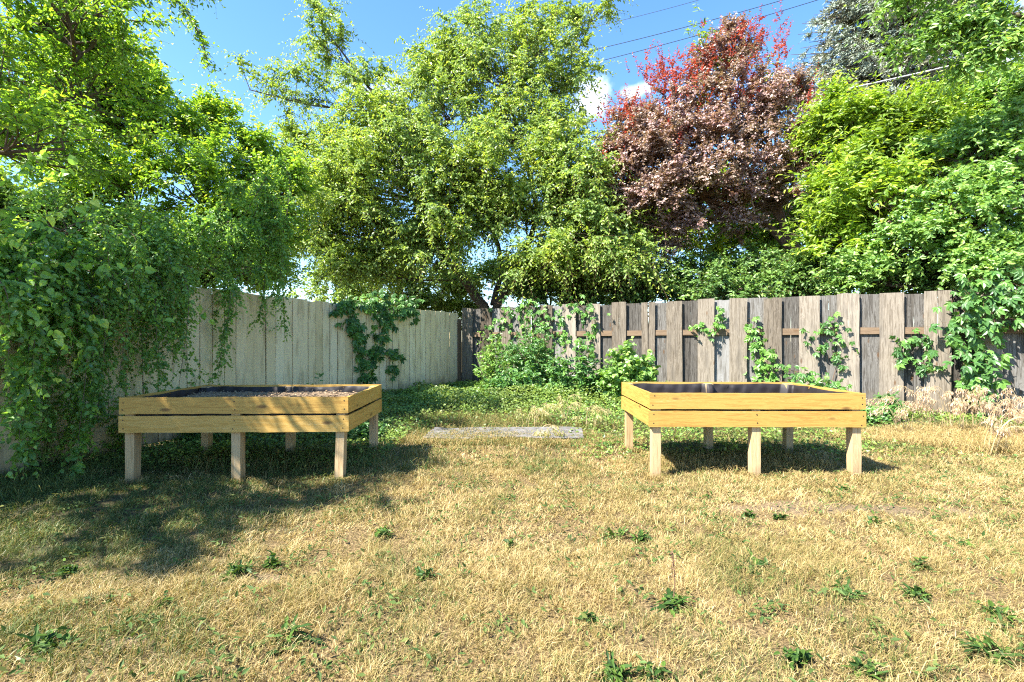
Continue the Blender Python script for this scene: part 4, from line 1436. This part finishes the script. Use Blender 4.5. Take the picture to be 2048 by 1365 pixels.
def blades(n, ylo, yhi, margin, lmin, lmax, w, name=None):
    u = rng.uniform(0, 1, n)
    y = np.sqrt(ylo ** 2 + u * (yhi ** 2 - ylo ** 2))
    x = rng.uniform(-1, 1, n) * (y * 1.08 + margin)
    b_ = bare(x, y)
    tuft = vnoise(x, y, 9, 0) * .5 + vnoise(x, y, 22, 1) * .5
    side_l = (x - LF[0][0]) * (LF[1][1] - LF[0][1]) - (y - LF[0][1]) * (LF[1][0] - LF[0][0])
    side_r = (x - RF[0][0]) * RD[1] - (y - RF[0][1]) * RD[0]
    keep = (rng.random(n) > b_ * .93) & (side_l > .1) & (side_r > .1) & (rng.random(n) < .66 + .85 * tuft) & ~((x > -1.0) & (x < 1.0) & (y > 6.1) & (y < 6.85) & (rng.random(n) < .5))
    x, y, tuft = x[keep], y[keep], tuft[keep]
    n = len(x)
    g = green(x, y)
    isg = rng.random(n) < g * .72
    # lean of the matted tufts follows a smooth field
    ang = 1.6 * vnoise(x, y, 2.2, 2) + 2.6 * vnoise(x, y, 14, 1) + rng.normal(0, 1.5, n)
    lie = np.clip(.8 + .35 * vnoise(x, y, 4, 0) + rng.normal(0, .35, n) - .45 * isg, .1, 2.2)
    L = rng.uniform(lmin, lmax, n) ** 1.0 * (1 + .6 * tuft) * (1 + .35 * vnoise(x, y, 3.5, 1)) * np.where(isg, 1.0, 1.0)
    hx, hy = np.cos(ang), np.sin(ang)
    e1 = 1 / np.sqrt(1 + lie ** 2)
    up0 = e1
    h0 = lie * e1
    lie2 = lie + rng.uniform(.3, 1.6, n)
    up1 = 1 / np.sqrt(1 + lie2 ** 2)
    h1 = lie2 * up1
    z = gh(x, y) - .004
    p0 = np.stack([x, y, z], -1)
    p1 = p0 + np.stack([hx * h0, hy * h0, up0], -1) * (L * .5)[:, None]
    p2 = p1 + np.stack([hx * h1, hy * h1, up1 * rng.uniform(-.3, 1, n)], -1) * (L * .5)[:, None]
    wa = rng.uniform(0, 6.283, n)
    wd = np.stack([np.cos(wa), np.sin(wa), np.zeros(n)], -1) * (w * rng.uniform(.6, 1.3, n))[:, None]
    v = np.stack([p0 - wd * .5, p0 + wd * .5, p1 + wd * .42, p1 - wd * .42, p2], 1).reshape(-1, 3)
    o5 = np.arange(n)[:, None] * 5
    q = o5 + np.array([[0, 1, 2, 3]])
    t = o5 + np.array([[3, 2, 4]])
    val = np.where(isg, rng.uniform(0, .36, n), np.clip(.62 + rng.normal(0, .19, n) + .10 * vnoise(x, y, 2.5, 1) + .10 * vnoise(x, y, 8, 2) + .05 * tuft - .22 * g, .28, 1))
    return v, q, t, np.repeat(val, 5)


acc = Acc()
for args in ((300000, 1.2, 3.0, 1.3, .03, .085, .0024), (290000, 3.0, 5.2, 1.3, .03, .085, .0036), (165000, 5.2, 8.5, 1.2, .04, .10, .0060), (30000, 8.5, 12, 0, .05, .12, .009)):
    v, q, t, val = blades(*args)
    acc.add(v, [q, t], 0, val=val)
# scattered little green weed leaves between the blades
nc = 1100
yc = np.sqrt(rng.uniform(1.6 ** 2, 6.2 ** 2, nc))
xc = rng.uniform(-1.05, 1.05, nc) * (yc + .8)
kq = 16
x = (xc[:, None] + rng.normal(0, .05, (nc, kq))).ravel()
y = (yc[:, None] + rng.normal(0, .05, (nc, kq))).ravel()
pos = np.stack([x, y, gh(x, y) + rng.uniform(.01, .05, len(x))], -1)
sz = rng.uniform(.018, .045, len(x))
add_leaves(acc, pos, rng.normal(0, 1, pos.shape) * np.array([1, 1, .6]), np.array([0, 0, 1.0]) + rng.normal(0, .5, pos.shape), sz, sz * .4, rng.uniform(0, .3, len(x)), 'rhomb', .3)
o = acc.build('lawn_grass', lm_grass)
tag(o, 'dry straw coloured lawn grass with greener patches in the shade', 'grass', kind='stuff')

# ------------------------------------------------------------------ weeds in the lawn (dandelions and the like)
lm_w = leaf_mat('leaf_weed', [(0, (.022, .050, .014)), (.5, (.045, .095, .020)), (1, (.10, .17, .030))], trans=.25, gloss=.02, fres=.05)
weeds = [(566, 1285, .17, 18, 'largest dandelion clump, in the dry grass at the lower left'),
         (1510, 1142, .14, 14, 'dark dandelion rosette in straw below the middle of the sunny planter'),
         (1230, 1078, .11, 11, 'left half of a pair of weeds in dry grass below the gap between planters'),
         (1285, 1086, .11, 11, 'right half of a pair of weeds in dry grass below the gap between planters'),
         (1345, 1215, .12, 11, 'flat weed with a tall brown stalk in the foreground, right of centre'),
         (1690, 1195, .10, 10, 'small bright weed right below the dark rosette'),
         (1180, 1250, .09, 9, 'small faint weed in the foreground, centre right'),
         (850, 1160, .10, 9, 'spiky little dandelion near the centre of the lawn'),
         (765, 1075, .11, 11, 'weed in dry grass below the splayed leg of the shaded planter'),
         (1020, 1100, .08, 7, 'little dark weed in the centre of the lawn'),
         (475, 1150, .11, 9, 'broad leaved weed in the shade below the middle leg of the shaded planter'),
         (545, 1135, .10, 9, 'dandelion next to the broad leaved weed in the shade'),
         (325, 1215, .08, 6, 'single upright weed leaf in the lower left grass'),
         (100, 1295, .13, 12, 'yellowish weed in the bottom left corner'),
         (360, 1135, .08, 7, 'small weed on the edge of the tree shade at the left'),
         (135, 1150, .10, 8, 'weed in the deep shade at the left edge'),
         (1300, 1355, .12, 10, 'weed cut by the bottom edge, right of centre'),
         (1590, 1325, .11, 9, 'weed near the bottom edge below the small bright weed'),
         (1975, 1310, .14, 13, 'jagged bright weed in the bottom right corner'),
         (1990, 1235, .12, 11, 'spreading weed at the right edge above the corner weed'),
         (1835, 1200, .09, 8, 'thin weed in the right foreground'),
         (1842, 1138, .06, 6, 'tiny upright weed in the dry grass on the right'),
         (1745, 1052, .10, 9, 'flat weed at the edge of the bare dirt on the right'),
         (1930, 1098, .07, 7, 'creeping weed at the right, below the bare dirt'),
         (1500, 1035, .07, 8, 'small weed just below the middle leg of the sunny planter'),
         (1560, 1040, .07, 8, 'small weed right of the one below the middle leg'),
         (1690, 985, .09, 9, 'weed by the right front leg of the sunny planter'),
         (1230, 1360, .10, 8, 'weed half out of the picture at the bottom centre'),
         (1730, 1350, .10, 8, 'weed near the bottom edge between two others on the right'),
         (1415, 1000, .06, 6, 'small tuft in the grass between the front legs of the sunny planter')]
for (px, py, r_, nl, lab) in weeds:
    c = gpos(px, py)
    nl = int(nl * 1.7)
    root_l = Acc()
    a = np.arange(nl) / nl * 6.283 * 1.0 + rng.normal(0, .35, nl)
    el = rng.uniform(.1, .85, nl)
    d = np.stack([np.cos(a) * np.cos(el), np.sin(a) * np.cos(el), np.sin(el)], -1) + rng.normal(0, .18, (nl, 3))
    n_ = np.stack([-np.cos(a) * np.sin(el), -np.sin(a) * np.sin(el), np.cos(el)], -1) + rng.normal(0, .15, (nl, 3))
    L_ = r_ * rng.uniform(.35, 1.0, nl)
    add_leaves(root_l, rng.normal(0, r_ * .14, (nl, 3)) * np.array([1, 1, 0]), d, n_, L_, L_ * rng.uniform(.2, .36, nl), rng.uniform(.0, .9, nl), 'jagged', rng.choice([.5, 1.6]))
    kq = rng.integers(30, 90) if nl > 12 else rng.integers(14, 50)
    sp = r_ * .22
    po = np.stack([rng.normal(0, sp, kq), rng.normal(0, sp * .7, kq), np.abs(rng.normal(.02, .018, kq))], -1)
    Ls2 = rng.uniform(.018, .045, kq)
    add_leaves(root_l, po, rng.normal(0, 1, (kq, 3)) * np.array([1, 1, .5]), np.array([0, 0, 1.0]) + rng.normal(0, .45, (kq, 3)), Ls2, Ls2 * rng.uniform(.3, .7, kq),
               rng.uniform(.1, 1, kq), 'oval', .3)
    if 'stalk' in lab:
        p = curve_pts([(0, 0, 0), (.01, 0, .12), (.0, 0, .24)], 8)
        v, f = tubes(p[None], np.full((1, 8), .0025), 4)
        root_l.add(v, [f], 1, val=np.full(len(v), .5))
        for zz in np.linspace(.12, .25, 14):
            add_leaves(root_l, np.array([[0.003, 0, zz]] * 2), rng.normal(0, 1, (2, 3)), rng.normal(0, 1, (2, 3)), np.full(2, .018), np.full(2, .008), np.full(2, .5), 'rhomb', mi=1)
    o = root_l.build('lawn_weed', [lm_w, M['twig_brown']])
    o.location = c
    tag(o, lab, 'weed', 'weeds growing in the lawn')

# ------------------------------------------------------------------ tall dry brome grass at the right, green brome in the middle
lm_seed = leaf_mat('seed_head', [(0, (.27, .17, .11)), (.5, (.44, .31, .205)), (1, (.60, .46, .32))], trans=.3)
lm_seedg = leaf_mat('seed_head_green', [(0, (.22, .24, .08)), (.5, (.38, .38, .14)), (1, (.56, .52, .24))], trans=.4)


def brome(label, px, py, Yd, n, h, lean, mat, name='brome_grass', group=None):
    x = (px - 1024) / 1024 * Yd
    z0 = float(gh(x, Yd))
    root = empty(name, (x, Yd, z0))
    tag(root, label, 'tall grass', group)
    st, hd = Acc(), Acc()
    b0 = np.array([x, Yd, z0]) + rng.normal(0, .06, (n, 3)) * np.array([1, 1, 0])
    a = rng.normal(lean, .7, n)
    hh = h * rng.uniform(.6, 1.1, n)
    rr = hh * rng.uniform(.25, .75, n)
    top = b0 + np.stack([np.cos(a) * rr, -np.abs(np.sin(a)) * rr * .4, hh], -1)
    end = top + np.stack([np.cos(a) * .10, -np.abs(np.sin(a)) * .05, -.05 * np.ones(n)], -1)
    t = np.linspace(0, 1, 9)
    ctrl = b0 + (top - b0) * np.array([.25, .25, .95])
    p = ((1 - t)[None, :, None] ** 3 * b0[:, None] + 3 * (t * (1 - t) ** 2)[None, :, None] * ctrl[:, None]
         + 3 * (t ** 2 * (1 - t))[None, :, None] * top[:, None] + (t ** 3)[None, :, None] * end[:, None])
    v, f = tubes(p, np.linspace(.0028, .0012, 9)[None] * np.ones((n, 1)), 3)
    st.add(v, [f], 0)
    # drooping spikelets
    k = 26
    i = rng.integers(5, 9, (n, k))
    s = p[np.arange(n)[:, None], i].reshape(-1, 3)
    off = rng.normal(0, .022, s.shape) + np.array([0, 0, -.02]) + np.repeat(np.stack([np.cos(a) * .03, np.zeros(n), np.zeros(n)], -1), k, 0)
    q = s + off
    v, f = tubes(np.stack([s, q], 1), np.full((len(s), 2), .0007), 3)
    st.add(v, [f], 0)
    d = np.array([0, 0, -1.0]) + np.repeat(np.stack([np.cos(a) * .5, np.zeros(n), np.zeros(n)], -1), k, 0) + rng.normal(0, .25, q.shape)
    L_ = rng.uniform(.03, .058, len(q))
    add_leaves(hd, q, d, rng.normal(0, 1, q.shape), L_, L_ * .28, rng.uniform(0, 1, len(q)), 'rhomb')
    local(st, root).build('stalk', M['straw'], root)
    local(hd, root).build('seed_head', mat, root)
    return root


for (px, py, Yd, n, h, lean, lab) in ((1810, 900, 6.5, 8, .42, 2.6, 'leftmost dry brome clump with pinkish drooping heads, beside the dark weeds'),
                                      (1870, 890, 6.8, 9, .48, 2.4, 'dry brome clump arching left in front of the dark gap in the fence'),
                                      (1915, 890, 6.5, 11, .50, 2.0, 'dry brome clump below the left side of the large creeper'),
                                      (1960, 890, 6.6, 12, .52, 1.4, 'tallest dry brome clump, right below the large creeper'),
                                      (2000, 900, 6.2, 11, .45, 1.0, 'dry brome clump right of the large creeper'),
                                      (2040, 900, 6.2, 12, .45, 1.2, 'dry brome clump at the right edge of the picture'),
                                      (1985, 930, 5.5, 8, .36, .8, 'low dry brome clump in front of the others near the right edge')):
    brome(lab, px, py, Yd, int(n * 1.3), h * 1.2, lean, lm_seed, group='dry brome clumps by the grey fence')
for (px, Yd, n, h, lean, lab) in ((1065, 7.0, 12, .34, 1.2, 'green feathery brome clump left end of a row behind the metal sheet'),
                                  (1125, 7.1, 10, .42, 1.6, 'tallest green brome clump behind the metal sheet'),
                                  (1085, 6.2, 9, .22, .9, 'short green brome clump on the front edge of the metal sheet'),
                                  (1180, 7.0, 9, .30, 1.2, 'green brome clump nearest the sunny planter')):
    brome(lab, px, 0, Yd, n, h, lean, lm_seedg, group='green brome clumps by the metal sheet')

# straw mound of longer dead grass under the seed heads
acc = Acc()


def mound_blades(n, cx, cyy, rx, ry, Lr, valr, lay=.6):
    a = rng.uniform(0, 6.283, n)
    r_ = rng.uniform(0, 1, n) ** .5
    x = cx + np.cos(a) * r_ * rx
    y = cyy + np.sin(a) * r_ * ry
    z = gh(x, y)
    L_ = rng.uniform(*Lr, n)
    an = rng.uniform(0, 6.283, n)
    h = rng.uniform(.2, lay + .3, n)
    p0 = np.stack([x, y, z], -1)
    p1 = p0 + np.stack([np.cos(an) * h * .5, np.sin(an) * h * .5, np.ones(n) * .6], -1) * L_[:, None] * .7
    p2 = p1 + np.stack([np.cos(an) * (h + .5), np.sin(an) * (h + .5), rng.uniform(-.5, .3, n)], -1) * L_[:, None] * .5
    wa = rng.uniform(0, 6.283, n)
    wd = np.stack([np.cos(wa), np.sin(wa), np.zeros(n)], -1) * (.0026 if cyy < 4 else .0045)
    v = np.stack([p0 - wd * .5, p0 + wd * .5, p1 + wd * .42, p1 - wd * .42, p2], 1).reshape(-1, 3)
    o5 = np.arange(n)[:, None] * 5
    acc.add(v, [o5 + np.array([[0, 1, 2, 3]]), o5 + np.array([[3, 2, 4]])], 0, val=np.repeat(rng.uniform(*valr, n), 5))


mound_blades(9000, 5.6, 6.1, 1.2, .7, (.12, .30), (.45, .9))
mound_blades(2500, 6.2, 5.6, .9, .7, (.10, .24), (.5, 1.0))
mound_blades(2500, 4.4, 6.3, .5, .4, (.08, .18), (.45, .9))
mound_blades(1500, -1.9, 5.0, 1.3, .5, (.12, .32), (.0, .5))
mound_blades(2600, -4.2, 4.3, .7, .8, (.10, .28), (.0, .35))
mound_blades(1600, 2.2, 4.95, .95, .35, (.08, .2), (.35, .8))
mound_blades(6500, .1, 6.12, 1.5, .30, (.06, .17), (.2, .8))
mound_blades(1400, .1, 6.95, 1.6, .22, (.08, .22), (.1, .7))
mound_blades(3200, -.1, 6.45, 1.2, .35, (.06, .16), (.1, .8))
mound_blades(1500, -.4, 7.3, 1.2, .3, (.10, .30), (.1, .6))
for (a_, b_) in ((-3.2, 4.36), (-2.35, 4.38), (-1.45, 4.4), (1.28, 4.5), (2.13, 4.5), (3.0, 4.5), (-1.5, 5.5), (1.3, 5.6)):
    mound_blades(160, a_, b_ - .02, .12, .09, (.05, .13), (.3, .8))
for _ in range(230):
    yy = math.sqrt(rng.uniform(1.6 ** 2, 6.5 ** 2))
    xx = rng.uniform(-1.05, 1.05) * (yy + .5)
    gg = float(green(xx, yy))
    mound_blades(int(rng.uniform(30, 80)), xx, yy, rng.uniform(.05, .18), rng.uniform(.04, .12), (.05, rng.uniform(.10, .17)), (.1, .5) if rng.random() < .25 + .5 * gg else (.45, 1.0), .9)
o = acc.build('tall_dead_grass', lm_grass)
tag(o, 'mounds of longer dead grass and grass tufts around the planter legs and at the right edge', 'grass', kind='stuff')

# ------------------------------------------------------------------ overhead wires


def wire(label, pxs, Y0, Y1, r, mat, name='power_line'):
    a = P(pxs[0], pxs[1], Y0)
    b_ = P(pxs[2], pxs[3], Y1)
    t = np.linspace(0, 1, 40)
    p = a + (b_ - a) * t[:, None]
    p[:, 2] -= 4 * t * (1 - t) * .02 * np.linalg.norm(b_ - a) * .6
    v, f = tubes(p[None], np.full((1, 40), r), 6)
    o = mesh_np(name, v, [f], mat, smooth=True)
    tag(o, label, 'power line', 'overhead wires')


wire('lowest of the three thin dark wires crossing the sky, just above the purple tree', (1100, 147, 1800, -52), 34, 30, .018, M['wire'])
wire('middle one of the three thin dark wires crossing the sky', (1100, 120, 1700, -40), 34, 30, .018, M['wire'])
wire('uppermost and faintest of the thin wires crossing the sky', (1150, 62, 1450, -15), 40, 36, .014, M['wire'])
wire('thick pale service cable running in front of the spruce', (1000, 310, 2200, 60), 17, 14.5, .022, M['cable'], 'service_cable')
